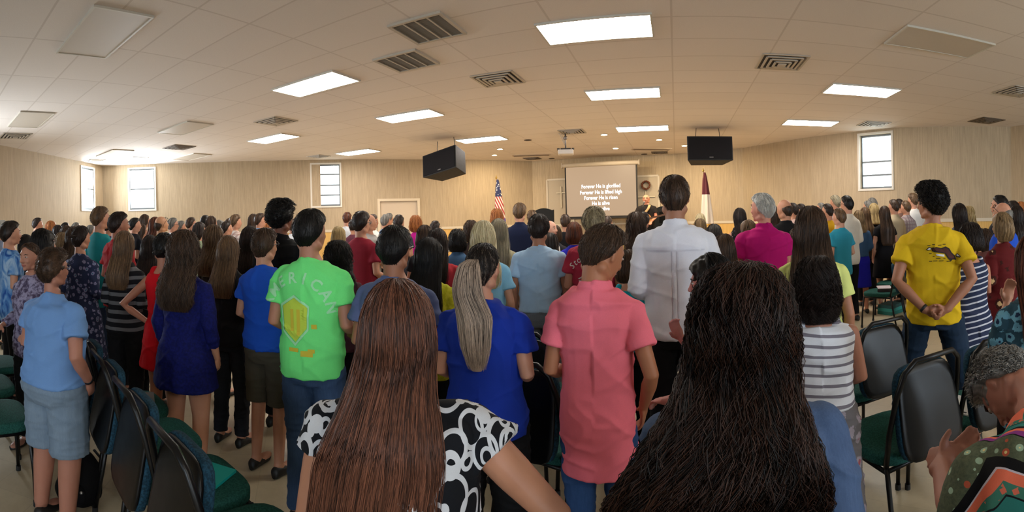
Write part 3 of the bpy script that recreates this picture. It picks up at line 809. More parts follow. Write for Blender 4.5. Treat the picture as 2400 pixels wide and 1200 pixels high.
        if nst:
            a = R.uniform(0, 2 * PI, nst)[:, None]; rr = np.sqrt(R.uniform(.6, 1.1, nst))[:, None]; e = R.uniform(.78, 1.0, nst)[:, None]
            q = np.linspace(0, 1, 22)[None, :] * e; u = q * (len(C) - 1)
            cx, cy, cz_ = [np.interp(u, range(len(C)), C[:, k_]) for k_ in range(3)]; r_ = np.interp(u, range(len(C)), r)
            ph = R.uniform(0, 6.28, (nst, 1)); sw = R.normal(0, .008, (nst, 1)) * q ** 2
            P = np.stack([cx + np.cos(a) * rr * r_ + .003 * np.sin(q * 9 + ph) + sw, cy + np.sin(a) * rr * r_ * .68, cz_], 2) * hs + HC
            strand_mesh(P, rad, .44 + grad * q * 1.3 + R.normal(0, .26, (nst, 1)))
    V = np.concatenate(vs); V = xf(V, Mh, 1.40, 1.56)
    if lf: V = lf(V)
    T1 = np.clip(np.concatenate(tone), 0, 1)
    faces = []
    for f in fs:
        if isinstance(f, np.ndarray): faces += f.tolist()
        else: faces.append(f)
    me = bpy.data.meshes.new('hair'); me.from_pydata(V.tolist(), [], faces)
    at = me.attributes.new('tone', 'FLOAT', 'POINT'); at.data.foreach_set('value', T1.astype(np.float32)); me.update(); me.shade_smooth()
    SM[key] = me; return me
def hairmat(dark, light, rough=.5):
    k = ('hair', dark, light, rough)
    if k not in CACHE:
        t = NT('hair'); a = t.n('Attribute', attribute_name='tone')
        f = t.noise(t.coord((160, 160, 14)), 1.0, 2, .5)
        fac = t.math('MULTIPLY_ADD', f, .5, t.math('ADD', a.outputs['Fac'], -.25))
        t.set('Base Color', t.ramp(fac, [(.12, dark), (.8, light)])).set('Roughness', rough).set('Specular IOR Level', .35).set('Sheen Weight', .0); CACHE[k] = t.m
    return CACHE[k]
HCOL = {'black': ('080706', '1c1613'), 'dbrown': ('130d0a', '3a2820'), 'brown': ('24170f', '5c4330'), 'lbrown': ('3a281a', '8a6a4a'), 'auburn': ('2a1109', '7a3f22'), 'redbrown': ('2b1811', '86553f'),
        'dblond': ('57422b', 'a88a62'), 'blond': ('8a6f45', 'dcc48e'), 'pblond': ('b09b72', 'f0e2b8'), 'grey': ('4d4a46', '9c9890'), 'white': ('a8a59e', 'e8e6e0'), 'ginger': ('7a3f18', 'd98e50'), 'gblond': ('6e6452', 'b0a486')}
SKIN = {}
def skin(c='c98f72'):
    if c not in SKIN:
        t = NT('skin'); v = t.noise(t.coord(), 22, 3); r, g, b, _ = srgb(c)
        t.set('Base Color', t.mix(t.math('MULTIPLY', v, .5), (r, g, b, 1), (r * .8, g * .62, b * .58, 1))).set('Roughness', .5).set('Subsurface Weight', .0).set('Specular IOR Level', .35); SKIN[c] = t.m
    return SKIN[c]

# ================================================================ cloth
def cloth(kind, *a):
    k = ('cloth', kind) + a
    if k in CACHE: return CACHE[k]
    t = NT('cloth_' + kind); c = t.coord(); weave = t.noise(c, 420, 2, .6); big = t.noise(c, 9, 3, .55)
    def var(col, amt=.22):
        m = t.n('Mix', {0: amt, 6: col if hasattr(col, 'is_output') else srgb(col), 7: t.ramp(t.math('ADD', t.math('MULTIPLY', weave, .6), t.math('MULTIPLY', big, .4)), [(.3, (.35, .35, .35, 1)), (.7, (1, 1, 1, 1))])}, data_type='RGBA', blend_type='MULTIPLY')
        return m.outputs[2]
    if kind == 'zigzag': c = t.n('Attribute', attribute_name='rest').outputs['Vector']
    sep = t.n('SeparateXYZ', {0: c}); X, Y, Z = sep.outputs[0], sep.outputs[1], sep.outputs[2]
    if kind == 'plain': col = var(a[0])
    elif kind == 'denim':
        s = t.noise(t.coord((60, 60, 6)), 3, 4, .6); w = t.noise(c, 5, 3, .6)
        col = t.mix(t.math('MULTIPLY', t.math('ADD', s, w), .5), a[0], a[1]); col = var(col, .3)
    elif kind == 'stripes':   # base, stripe, period, share, slope
        slope = a[4] if len(a) > 4 else 0.0
        ph = t.math('ADD', t.math('DIVIDE', t.math('ADD', Z, t.math('ADD', t.math('MULTIPLY', X, slope), t.math('MULTIPLY', t.noise(c, 3.5, 1), .035))), a[2]), 40.0)
        f = t.math('LESS_THAN', t.math('FRACT', ph), a[3]); col = var(t.mix(f, a[0], a[1]), .2)
    elif kind == 'floral':    # base, petal, accent, scale, threshold
        v = t.n('TexVoronoi', {'Vector': t.mixv(c) if False else c, 'Scale': a[3], 'Randomness': 1.0}); n = t.noise(c, a[3] * 2.6, 3, .7)
        d = t.math('ADD', v.outputs['Distance'], t.math('MULTIPLY', t.math('SUBTRACT', n, .5), .55))
        col = t.mix(t.math('LESS_THAN', d, a[4]), a[0], a[1]); col = t.mix(t.math('LESS_THAN', d, a[4] * .42), col, a[2]); col = var(col, .2)
    elif kind == 'plaid':     # base, c1, c2, period
        fx = t.math('LESS_THAN', t.math('FRACT', t.math('ADD', t.math('DIVIDE', X, a[3]), 20.0)), .42); fz = t.math('LESS_THAN', t.math('FRACT', t.math('DIVIDE', Z, a[3])), .42)
        col = t.mix(t.math('MULTIPLY', fx, .55), a[0], a[1]); col = t.mix(t.math('MULTIPLY', fz, .55), col, a[2]); col = var(col, .2)
    elif kind == 'tiedye':
        n = t.n('TexNoise', {'Vector': t.coord((4, 4, 2)), 'Scale': 2.2, 'Detail': 5, 'Distortion': 1.6}).outputs['Fac']
        col = var(t.ramp(n, [(.36, a[0]), (.5, a[1]), (.64, a[2])]), .2)
    elif kind == 'rings':
        fs = []
        for i, (sc, off, rad, wd) in enumerate(((13., 0, .40, .055), (10.5, 3.3, .47, .05), (17.0, 7.7, .30, .05))):
            mp = t.n('Mapping', {0: c, 'Location': (off, off * .7, off * .3), 'Scale': (1, .6, .72), 'Rotation': (0, .5 + i * .6, 0)})
            wv = t.n('TexVoronoi', {'Vector': mp.outputs[0], 'Scale': sc, 'Randomness': .75})
            fs.append(t.math('LESS_THAN', t.math('ABSOLUTE', t.math('SUBTRACT', wv.outputs['Distance'], rad)), wd))
        f = t.math('MAXIMUM', t.math('MAXIMUM', fs[0], fs[1]), fs[2]); col = var(t.mix(f, a[0], a[1]), .15)
    elif kind == 'zigzag':
        # bold zigzag bands on a small-flowered ground
        px = t.math('PINGPONG', t.math('ADD', t.math('ADD', X, t.math('MULTIPLY', Y, .35)), 4.0), .10)
        h = t.math('ADD', Z, t.math('MULTIPLY', px, 1.25)); ph = t.math('FRACT', t.math('DIVIDE', h, .25))
        v = t.n('TexVoronoi', {'Vector': c, 'Scale': 34.0}); n = t.noise(c, 120, 3, .7)
        gr = t.mix(n, '2c3a30', '6d7458'); gr = t.mix(t.math('LESS_THAN', v.outputs['Distance'], .30), gr, t.mix(t.math('GREATER_THAN', v.outputs['Color'], .5), 'b8583e', '9ab49a')); gr = t.mix(t.math('LESS_THAN', v.outputs['Distance'], .13), gr, 'e0d090')
        vd = t.n('TexVoronoi', {'Vector': c, 'Scale': 60.0}, distance='CHEBYCHEV'); dots = t.mix(t.math('LESS_THAN', vd.outputs['Distance'], .3), '3f7f6c', 'e0745c')
        r1 = t.ramp(ph, [(0, '0b0b0e'), (.035, '2f8078'), (.15, '15151a'), (.165, '3f7f6c'), (.26, 'f0785a'), (.36, 'cfc6d0'), (.38, '0b0b0e'), (.50, '000000'), (.50, '000000'), (.80, '0b0b0e'), (.82, '8a3a86'), (.90, 'f0785a'), (.97, '0b0b0e')], 'CONSTANT')
        inb = t.math('MULTIPLY', t.math('GREATER_THAN', ph, .50), t.math('LESS_THAN', ph, .80)); col = t.mix(inb, r1, gr)
        ind = t.math('MULTIPLY', t.math('GREATER_THAN', ph, .18), t.math('LESS_THAN', ph, .25)); col = t.mix(ind, col, dots); col = var(col, .15)
    elif kind == 'mottle':    # base, second, scale
        n = t.noise(c, a[2], 4, .65); col = var(t.ramp(n, [(.42, a[0]), (.58, a[1])]), .2)
    t.set('Base Color', col).set('Roughness', .85).set('Specular IOR Level', .2).bump(t.math('ADD', t.math('MULTIPLY', weave, .2), t.noise(t.coord((1, 1, .8)), 16, 3)), .25, .006)
    CACHE[k] = t.m; return t.m
def P_(c): return cloth('plain', c)
JE = lambda a='1c2a40', b='44597a': cloth('denim', a, b)

STAGE = at_r(1420, 500, 15.8)
STATS = []
def glasses(parent, Mh, hs=1.0, tinted=False, up=0.0, lean=0, fcol='1a1512'):
    mb = MB(); c = Vector(HC)
    for s in (-1, 1):
        for q in range(14):
            a0, a1 = 2 * PI * q / 14, 2 * PI * (q + 1) / 14
            p = [c + Vector((s * .032 + .025 * math.cos(a), .098 - abs(math.cos(a) * .005), .006 + .018 * math.sin(a))) for a in (a0, a1)]
            mb.tube(p, .0022, 6)
        mb.tube([c + Vector((s * .057, .094, .008)), c + Vector((s * .080, .06, .008)), c + Vector((s * .084, -.005, .004)), c + Vector((s * .080, -.028, -.012))], .0022, 6)
    mb.tube([c + Vector((-.008, .100, .010)), c + Vector((.008, .100, .010))], .002, 6)
    if up: 
        for v in mb.v:
            d = v - np.array(c); a = math.radians(up); y, z = d[:, 1].copy(), d[:, 2].copy(); d[:, 1] = y * math.cos(a) - z * math.sin(a); d[:, 2] = y * math.sin(a) + z * math.cos(a); d *= 1.12; v[:] = d + np.array(c)
    def fix(m):
        m.v = [xf(v, Mh) for v in m.v]
        if lean: m.v = [lean_fn(lean)(v) for v in m.v]
    fix(mb); mb.build('glasses' if not tinted else 'sunglasses', plain(fcol, .3), parent)
def face_details(parent, Mh, hs, lean, browcol='2a1c12', lipcol='a05a50'):
    c = Vector(HC); A = lean_fn(lean)
    def put(mb, name, mat):
        mb.v = [xf(v, Mh) for v in mb.v]
        if A: mb.v = [A(v) for v in mb.v]
        mb.build(name, mat, parent, smooth=True)
    for s in (-1, 1):
        m = MB(); m.ball(c + Vector((s * .031, .0775, .006)) * hs, (.0130 * hs, .0130 * hs, .0066 * hs)); put(m, 'eye', plain('c4bab2', .3))
        m = MB(); m.ball(c + Vector((s * .031, .0905, .006)) * hs, (.0055 * hs, .0020 * hs, .0056 * hs)); put(m, 'iris', plain('2a1a12', .2))
        m = MB(); m.tube([c + Vector((s * .016, .090, .024)) * hs, c + Vector((s * .033, .089, .030)) * hs, c + Vector((s * .050, .074, .024)) * hs], [.003, .0035, .002], 6, rounded=True); put(m, 'eyebrow', plain(browcol, .8))
    m = MB(); m.tube([c + Vector((-.021, .083, -.066)) * hs, c + Vector((-.008, .0955, -.0615)) * hs, c + Vector((.008, .0955, -.0615)) * hs, c + Vector((.021, .083, -.066)) * hs], [.003, .005, .005, .003], 8, rounded=True)
    m.tube([c + Vector((-.018, .083, -.068)) * hs, c + Vector((0, .094, -.072)) * hs, c + Vector((.018, .083, -.068)) * hs], [.003, .0058, .003], 8, rounded=True); put(m, 'lips', plain(lipcol, .45))

def person(px, top, r, rot, sex, hair, hc, tspec, bspec, label, arms='down', head=(0, 0, 0), g=1.0, sk='c99478', lean=0, legs='stand', hs=1.0, k=None, vox=None, strands=None,
           group=None, shoe='1a1816', hem=None, bhem=None, glass=False, face=False, fold=None, seed=0, tail=None, over=None, hopt={}, topopt={}, curl=.35, feet=True, shade_up=False, zoff=0.0, cat='person', stuff=None, part=False):
    near = r < 2.3; mid = r < 4.6
    if vox is None: vox = .0065 if near else .009 if mid else .013 if r < 7 else .02
    if strands is None: strands = 2800 if near else 1100 if mid else 300 if r < 7 else 150
    fold = (.0085 if mid else 0) if fold is None else fold
    aL, aR = (arms, arms) if isinstance(arms, str) else arms
    p = at_r(px, top, r); ang = -(px - X0) / F + math.radians(rot)
    th = STY[hair][1] if not (over and 'th' in over) else over['th']
    tp = np.array([[0, .005, HC[2] + (SK[2] + th) * hs]]); Mh = head_matrix(*head); tp = xf(tp, Mh)
    if lean: tp = lean_fn(lean)(tp)
    tp = tp[0]
    sc = (p.z - zoff) / tp[2] if k is None else k
    R2 = Matrix.Rotation(ang, 3, 'Z'); gg = 1.0 if r < 7 else g
    off = R2 @ Vector((tp[0] * sc * gg, tp[1] * sc * gg, 0)); z0 = p.z - sc * tp[2]
    gm = g if r < 7 else 1.0
    if not mid and r >= 7: head = (round(head[0] / 25) * 25, 0, 0); Mh = head_matrix(*head)
    bm = body_mesh(sex, aL, aR, gm, head, vox, lean, legs, hs, curl)
    o = place(bm, 'person', skin(sk), None, label=label, cat=cat, group=group)
    o.location = (p.x - off.x, p.y - off.y, z0); o.rotation_euler = (0, 0, ang); o.scale = (sc * gg, sc * gg, sc)
    kind, mat = tspec
    tn = {'tee': 'shirt', 'polo': 'polo_shirt', 'long': 'long_sleeved_shirt', 'tank': 'sleeveless_top', 'cap': 'sleeveless_top', 'dress': 'dress', 'ldress': 'dress', 'sdress': 'dress', 'jacket': 'jacket', 'blouse': 'blouse'}[kind]
    tm = top_mesh(kind, sex, aL, aR, gm, vox, lean, hem=hem, fold=fold, seed=seed, legs=legs, **topopt)
    ts = place(tm, tn, mat, o); o['h'] = round(p.z, 2); del o['h']
    if bspec:
        bk, bmt = bspec
        place(bottom_mesh(bk, sex, gm, vox, legs, lean if legs != 'sit' else 0, seed=seed if mid else 0, hem=bhem, fold=.006 if mid else 0), {'pants': 'trousers', 'shorts': 'shorts', 'skirt': 'skirt'}[bk], bmt, o)
    if feet:
        for me in shoe_mesh(legs): place(me, 'shoe', plain(shoe, .5), o)
    K, N = (60, 72) if near else (40, 48) if mid else (24, 32) if r < 7 else (18, 24)
    if hair:
        hm = hair_mesh(hair, head, K, N, strands, seed=seed if r < 7 else 0, lean=lean, over=over, tail=tail, hs=hs, rad=.0011 if r < 3 else .0018 if r < 7 else .0028, pts=18 if near else 10, **{**({'stick': .002} if STY[hair][0] == 'short' else {}), **hopt})
        ho = place(hm, 'hair', hairmat(*HCOL[hc]) if isinstance(hc, str) else hairmat(*hc), o)
    if glass: glasses(o, Mh, hs, lean=lean)
    if shade_up: glasses(o, Mh, hs, True, up=38, lean=lean)
    if face or (abs(rot) > 44 and r < 7.3): face_details(o, Mh, hs, lean)
    STATS.append((px, top, r, round(p.z, 2), label[:40]))
    return o, ts

# ================================================================ the congregation
# px, top of the hair, distance, turn (0 = back to the camera, + = to the left), ...
BLK = P_('121214'); DK = P_('1d1d22')
pr = person
# ---- foreground and middle rows, each with its own clothes
W24, T24 = pr(928, 655, 1.10, -6, 'f', 'vlong', 'redbrown', ('cap', cloth('rings', '14161b', 'd4d6da')), ('pants', JE()), 'nearest woman, very long straight reddish-brown hair, black and white patterned top', g=1.4, arms=('front', 'hip'), over=dict(wl=.150, th=.024, zend=-.60, back=.03), seed=3, strands=5200, hopt=dict(wave=.003, grad=.15, sd=.17, shift=-.075), sk='c08a6c', hs=1.0, topopt=dict(loose=.6), hem=.84)
W34, T34 = pr(1738, 622, .98, 4, 'f', 'curly', ('080504', '3a1f12'), ('jacket', cloth('denim', '2a3c58', '5d7398')), ('pants', JE()), 'foreground woman with huge wavy dark hair and a blue denim jacket', g=1.25, arms='front', over=dict(wl=.215, th=.036, zend=-.66, back=.06), seed=5, strands=5200, hopt=dict(wave=.020, sd=.24, shift=-.12), topopt=dict(loose=.6))
W25, T25 = pr(1132, 570, 2.05, -14, 'f', 'ponytail', ('1f1611', 'c9b09a'), ('tee', P_('17349c')), ('pants', BLK), 'woman in a royal blue t-shirt with a long blond high ponytail', head=(-14, 0, 0), g=1.18, arms='front', tail=([(0, -.108, .045), (0, -.150, .025), (.0, -.170, -.07), (0, -.172, -.22), (0, -.168, -.36), (0, -.16, -.47)], [.024, .050, .070, .078, .062, .026], 2600), hopt=dict(grad=.25, cap_t=-.45), seed=2)
W31, T31 = pr(1436, 530, 1.92, -8, 'm', 'thick', 'brown', ('polo', P_('fb7c8e')), ('pants', JE('1a3560', '3f6296')), 'teenage boy in a salmon pink polo shirt looking down to the right', head=(-38, -26, 0), arms=('front', 'pocket'), hem=.69, g=.84, seed=4, face=True, sk='b07858', hopt=dict(sd=.1))
W32, T32 = pr(1580, 410, 2.85, -2, 'm', 'short', 'brown', ('long', P_('eeeff8')), ('pants', P_('17171a')), 'tall man in a white button-down shirt in the middle, seen from behind', arms='front', seed=6, hem=.86, sk='a8775c')
W17, T17 = pr(728, 489, 2.6, -22, 'm', 'thick', 'black', ('tee', P_('7cfb8c')), ('pants', JE('1a2c48', '4f6a90')), 'man in a bright lime green t-shirt with faded print on the back', arms='front', head=(-14, 0, 0), seed=8, g=1.0, sk='b9846a')
W20, T20 = pr(925, 527, 2.35, -28, 'm', 'thick', 'black', ('tee', P_('62719c')), ('pants', BLK), 'man with thick black hair and glasses in a slate blue t-shirt, behind the long-haired woman', glass=True, g=1.05, arms='front', seed=9, sk='a8755a')
W33, T33 = pr(1655, 598, 2.0, 62, 'f', 'curlybob', 'black', ('blouse', P_('6a2f1e')), ('pants', BLK), 'woman with curly black hair in profile, in a rust brown top with one hand raised', arms=('front', 'up'), head=(18, -6, 0), face=True, vox=.006, g=1.05, seed=4, sk='c88a80')
W37, T37 = pr(1900, 483, 2.65, 4, 'f', 'vlong', 'brown', ('tee', P_('d6de84')), ('pants', JE()), 'woman in a pale lime yellow t-shirt with long straight brown hair', seed=7, g=1.08, over=dict(wl=.125, zend=-.48), topopt=dict(neck=.02), strands=2200, sk='a87458')
W38, T38 = pr(1911, 603, 2.05, 10, 'f', 'curlybob', ('0d0907', '30201a'), ('tank', cloth('stripes', 'dfe2ea', '7e7a86', .052, .30, .10)), ('skirt', cloth('floral', '6f6c70', '9c94a0', 'a05a66', 9.0, .30)), 'woman in a white sleeveless top with grey stripes and a long grey floral skirt', hem=1.0, bhem=.12, g=1.26, arms='front', over=dict(th=.034, zend=-.20), hopt=dict(wave=.016), seed=12, sk='b07c66', topopt=dict(loose=.5))
W39, T39 = pr(2180, 425, 3.38, 4, 'm', 'curlytop', ('050404', '1c130e'), ('tee', P_('d9b31c')), ('pants', JE('0f1c2c', '233a55')), 'tall man in a yellow t-shirt with his hands clasped behind his back', arms='back', legs='wide', g=.98, head=(38, 0, 0), seed=13, vox=.0065, curl=.7, sk='a5735a', strands=2600)
W4, T4 = pr(126, 582, 2.66, -48, 'f', 'curlytop', 'brown', ('tee', P_('6f98cf')), ('shorts', cloth('denim', '5a7088', '93a6b8')), 'woman in a light blue t-shirt and knee-length denim shorts with a hand in her pocket', g=1.38, arms=('front', 'pocket'), head=(-5, 0, 0), bhem=.49, seed=14, sk='b07c68', over=dict(th=.026), glass=True, hem=.92, topopt=dict(loose=.9))
W2, T2 = pr(68, 569, 3.6, 138, 'f', 'bun', 'brown', ('jacket', cloth('mottle', '4a4058', '9a94b0', 26.0)), ('pants', BLK), 'girl looking back towards the camera in a purple patterned cardigan', face=True, arms='front', head=(0, -4, 0), hem=.80, seed=15, vox=.007, sk='b4826c', g=.95)
W1, _ = pr(25, 517, 4.6, -72, 'm', 'thick', 'dbrown', ('tee', cloth('tiedye', '2a56a0', '5f92cc', 'a8c4e0')), ('pants', BLK), 'young person with short dark hair in a blue tie-dye t-shirt at the left edge', arms='front', face=True, seed=1, g=.95, hem=.78)
pr(104, 537, 4.0, -66, 'f', 'curlybob', 'black', ('tee', P_('32323c')), ('pants', BLK), 'woman with black curly hair in profile behind the girl in the purple cardigan', arms='front', face=True, seed=2)
pr(190, 529, 4.2, -45, 'f', 'bun', 'dbrown', ('ldress', cloth('floral', '2c3350', '8a86a8', '3f6a80', 22.0, .38)), None, 'woman with dark pinned-up hair in a blue and purple floral dress', arms='front', seed=3, tail=([(0, -.09, .03), (0, -.125, .02), (0, -.15, .0)], [.03, .045, .025], 500), g=1.1)
pr(236, 483, 5.3, -62, 'm', 'thick', 'lbrown', ('tee', P_('1f8f96')), ('pants', JE()), 'tall young man with swept-up hair in a teal t-shirt', arms='front', face=True, seed=5, hem=.72, g=.95)
pr(279, 496, 4.45, -58, 'm', 'thick', 'dbrown', ('tee', P_('b02a30')), ('pants', DK), 'dark-haired man in a red shirt beside the man in teal', arms='front', face=True, head=(-12, 0, 0), seed=6, sk='b07a62')
pr(292, 541, 3.95, -34, 'f', 'long', 'lbrown', ('long', cloth('stripes', '17171b', '6a6a6c', .075, .42)), ('pants', BLK), 'girl with long light brown hair in a black and grey striped sweater', arms='front', seed=7, hem=.86)
pr(384, 545, 3.35, -28, 'f', 'bun', 'black', ('sdress', P_('d2121e')), None, 'woman in a red sleeveless dress with her hand on her hip', arms='hip', seed=8, hem=.66, g=.98, sk='b98066', tail=([(0, -.09, -.02), (0, -.12, -.04), (0, -.13, -.06)], [.03, .04, .02], 400))
pr(352, 551, 4.15, -25, 'f', 'long', 'dbrown', ('tee', DK), ('pants', BLK), 'woman with long dark hair behind the red dress', seed=9)
W11, _ = pr(432, 541, 3.2, -34, 'f', 'curly', 'brown', ('ldress', cloth('mottle', '10154e', '141a62', 60.0)), None, 'woman in a navy blue lace-sleeved dress with long curly brown hair and glasses', glass=True, arms='down', seed=10, g=1.12, hem=.68, over=dict(wl=.13, zend=-.42), strands=1800)
pr(503, 528, 4.3, -50, 'f', 'wavy', 'lbrown', ('long', P_('2e2724')), ('pants', BLK), 'woman with wavy light brown hair and glasses, in a dark brown top', glass=True, arms='front', face=True, seed=11)
pr(536, 552, 3.65, -32, 'f', 'long', 'lbrown', ('tee', P_('1a1a1c')), ('pants', JE('15171c', '2c3038')), 'girl with straight light brown hair in a black t-shirt behind the navy dress', glass=True, arms='front', seed=12)
pr(586, 530, 3.95, -22, 'f', 'vlong', 'dbrown', ('blouse', P_('7c6257')), ('skirt', P_('7f7466')), 'woman with very long dark brown hair in a mauve top and tan skirt', arms='front', seed=13)
W15, _ = pr(621, 534, 3.2, -38, 'm', 'thick', 'brown', ('tee', P_('1f55c4')), ('shorts', P_('4f4a3e')), 'boy in a bright blue t-shirt and khaki shorts with glasses', glass=True, face=True, arms='front', seed=14, g=.98, bhem=.50, hem=.90)
W16, _ = pr(659, 466, 3.7, -34, 'm', 'afro', 'black', ('polo', P_('101012')), ('pants', BLK), 'tall man with a curly black hairdo and a black polo shirt', face=True, arms='front', seed=15, sk='7a4c38')
pr(792, 565, 3.5, -12, 'f', 'curly', 'black', ('tee', P_('57303f')), ('pants', BLK), 'woman with curly black hair in a plum top right of the lime green shirt', seed=16, g=1.05, over=dict(zend=-.26))
W19, _ = pr(847, 494, 4.9, -38, 'm', 'thick', 'dbrown', ('tee', P_('9a2a3c')), ('pants', BLK), 'slim young man with glasses in a maroon t-shirt', glass=True, face=True, arms='front', seed=17, g=.95, hem=.78)
pr(1004, 556, 2.9, -22, 'f', 'vlong', 'black', ('long', cloth('mottle', 'b8b81e', 'd0cc3a', 40.0)), ('pants', BLK), 'woman in a mustard yellow blouse with long black hair and sunglasses on her head', shade_up=True, seed=18, arms='front', g=1.05)
pr(1024, 535, 3.9, -14, 'f', 'long', 'dbrown', ('tee', P_('c83a44')), ('pants', BLK), 'woman with dark brown hair in a coral red t-shirt', seed=19, g=1.1)
pr(996, 527, 5.0, -18, 'f', 'bob', 'brown', ('tee', DK), ('pants', BLK), 'brown-haired woman just behind the coral red t-shirt', seed=20)
pr(1072, 537, 5.2, -12, 'f', 'curlybob', 'black', ('jacket', cloth('denim', '2c4668', '54789e')), ('pants', BLK), 'woman with shoulder-length black hair in a denim jacket', seed=21)
pr(1132, 517, 3.45, -6, 'f', 'long', 'pblond', ('tee', P_('8cc8e8')), ('pants', BLK), 'woman with long pale blond hair in a sky blue t-shirt', seed=22, over=dict(wl=.13), sk='c99a80')
pr(1168, 512, 4.6, -4, 'f', 'long', 'gblond', ('blouse', P_('a8a080')), ('pants', JE()), 'woman with long ash blond hair in a beige top', seed=23, sk='c99a80')
W28, T28 = pr(1262, 501, 3.75, -6, 'm', 'thick', 'dbrown', ('tee', P_('b0d0ee')), ('pants', cloth('denim', '565e68', '858d96')), 'young man in a pale blue t-shirt and faded grey jeans', seed=24, g=1.02, sk='ad7a5e', hem=.93)
W30, T30 = pr(1392, 483, 3.7, -18, 'm', 'thick', ('4a3a28', 'c4b48c'), ('tee', P_('a82a40')), ('pants', BLK), 'blond young man in a maroon t-shirt with white church print on the back', seed=25, sk='b9846a', arms='front')
pr(1290, 545, 5.0, -8, 'f', 'long', 'dbrown', ('dress', cloth('floral', '15121a', 'b08a98', '5a3a5a', 16.0, .30)), None, 'woman in a dark dress with pink flowers behind the pale blue t-shirt', seed=26)
pr(1345, 520, 5.2, 0, 'f', 'bob', 'auburn', ('tee', P_('2b2bb8')), ('pants', BLK), 'woman with short auburn hair and a headband in a royal blue top', seed=27)
pr(1490, 497, 5.0, 0, 'f', 'wavy', 'brown', ('tee', P_('caa45a')), ('pants', BLK), 'woman with long brown half-braided hair below the guitarist', seed=28)
pr(1472, 585, 3.1, 0, 'f', 'bob', 'brown', ('tank', P_('18a0b0')), ('pants', BLK), 'child in a turquoise top between the pink polo and the white shirt', seed=29)
pr(1697, 548, 3.5, 6, 'f', 'long', 'brown', ('blouse', cloth('mottle', '8c98a0', '5c6870', 50.0)), ('pants', BLK), 'woman with long brown hair and a grey patterned top in front of the magenta shirt', seed=30)
pr(1673, 525, 4.9, 4, 'f', 'bob', ('181614', '6a625a'), ('tee', P_('4a4a50')), ('pants', BLK), 'woman with dark greying bobbed hair right of the white shirt', seed=31)
pr(1640, 512, 6.2, 4, 'f', 'mid', 'dblond', ('tee', P_('8a7860')), ('pants', BLK), 'woman with ash brown hair below the white flag', seed=32)
pr(1641, 500, 8.0, 4, 'f', 'bob', 'pblond', ('tee', P_('c8b090')), ('pants', BLK), 'person with very light blond hair standing closest to the white flag')
pr(1733, 487, 6.8, 22, 'f', 'long', 'dbrown', ('tank', cloth('floral', '141216', '8a7a80', '4a4048', 24.0, .25)), ('skirt', P_('2a2226')), 'woman with long dark hair in a black sleeveless dress near the right wall rail', sk='d09a80', seed=3)
pr(1752, 515, 5.0, 45, 'f', 'bob', 'lbrown', ('tee', P_('a9b8c8')), ('pants', BLK), 'woman with light brown hair in a grey-blue t-shirt beside the magenta shirt', seed=33, face=True)
W35, T35 = pr(1785, 452, 4.15, 20, 'm', 'thick', 'white', ('polo', P_('b8106c')), ('pants', BLK), 'white-haired man in a magenta shirt with folded arms', arms='cross', head=(34, 0, 0), face=True, seed=34, sk='d0917c', g=1.06, hem=.78)
pr(1809, 481, 6.6, 20, 'f', 'long', 'brown', ('tee', DK), ('pants', BLK), 'brown-haired woman partly hidden behind the white-haired man')
pr(1838, 466, 5.1, 18, 'm', 'balding', 'brown', ('polo', P_('0f0f12')), ('pants', BLK), 'balding man in a black shirt right of the magenta shirt', seed=35, head=(28, 0, 0), g=1.05, sk='c08a6c')
pr(1866, 535, 4.3, 10, 'f', 'short', 'brown', ('tee', P_('18b4c4')), ('pants', BLK), 'child in a turquoise t-shirt left of the pale lime t-shirt', seed=36)
pr(2272, 523, 3.5, 26, 'f', 'curlybob', ('0c0908', '33231b'), ('sdress', cloth('stripes', '2c3450', 'c8ccd8', .052, .26, -.15)), None, 'woman in a long navy dress with thin white stripes', hem=.56, shade_up=True, seed=37, g=1.02, arms='cross', sk='b98066', over=dict(zend=-.10))
pr(2347, 497, 3.9, 48, 'f', 'bob', 'dblond', ('ldress', cloth('floral', '5a1416', '38160f', 'c8a878', 7.0, .34)), None, 'woman with short blond hair in a dark red floral dress', arms='front', face=True, seed=38, sk='b98066', g=1.05)
pr(2350, 473, 4.7, 66, 'm', 'balding', 'grey', ('tee', P_('1f4fc0')), ('pants', BLK), 'bald man with sunglasses pushed up on his head at the right', shade_up=True, face=True, arms='front', seed=39)
pr(2342, 457, 5.5, 66, 'm', 'short', 'black', ('tee', P_('2a2a30')), ('pants', BLK), 'dark-haired man behind the bald man at the right', face=True, seed=40)
W44, _ = pr(2420, 548, 2.0, 25, 'f', 'long', 'auburn', ('blouse', cloth('floral', '2c4a58', '6aa0b4', '1c2c48', 16.0, .42)), ('pants', BLK), 'woman with brown hair cut off by the right edge, one hand raised', arms=('chin', 'front'), seed=41, strands=1500)
W45, T45 = pr(2302, 885, 1.50, 18, 'f', 'curlytop', 'grey', ('blouse', cloth('zigzag', 'x')), ('pants', BLK), 'seated woman at the bottom right in a multicoloured zigzag tunic, hands clasped', arms=('reach_left', 'reach_right'), lean=50, legs='sit', hs=.80, k=1.08, seed=42, g=1.25, head=(25, -45, 0), face=True, sk='b07c68', hem=.80, fold=.003, over=dict(th=.026), topopt=dict(loose=1.0))

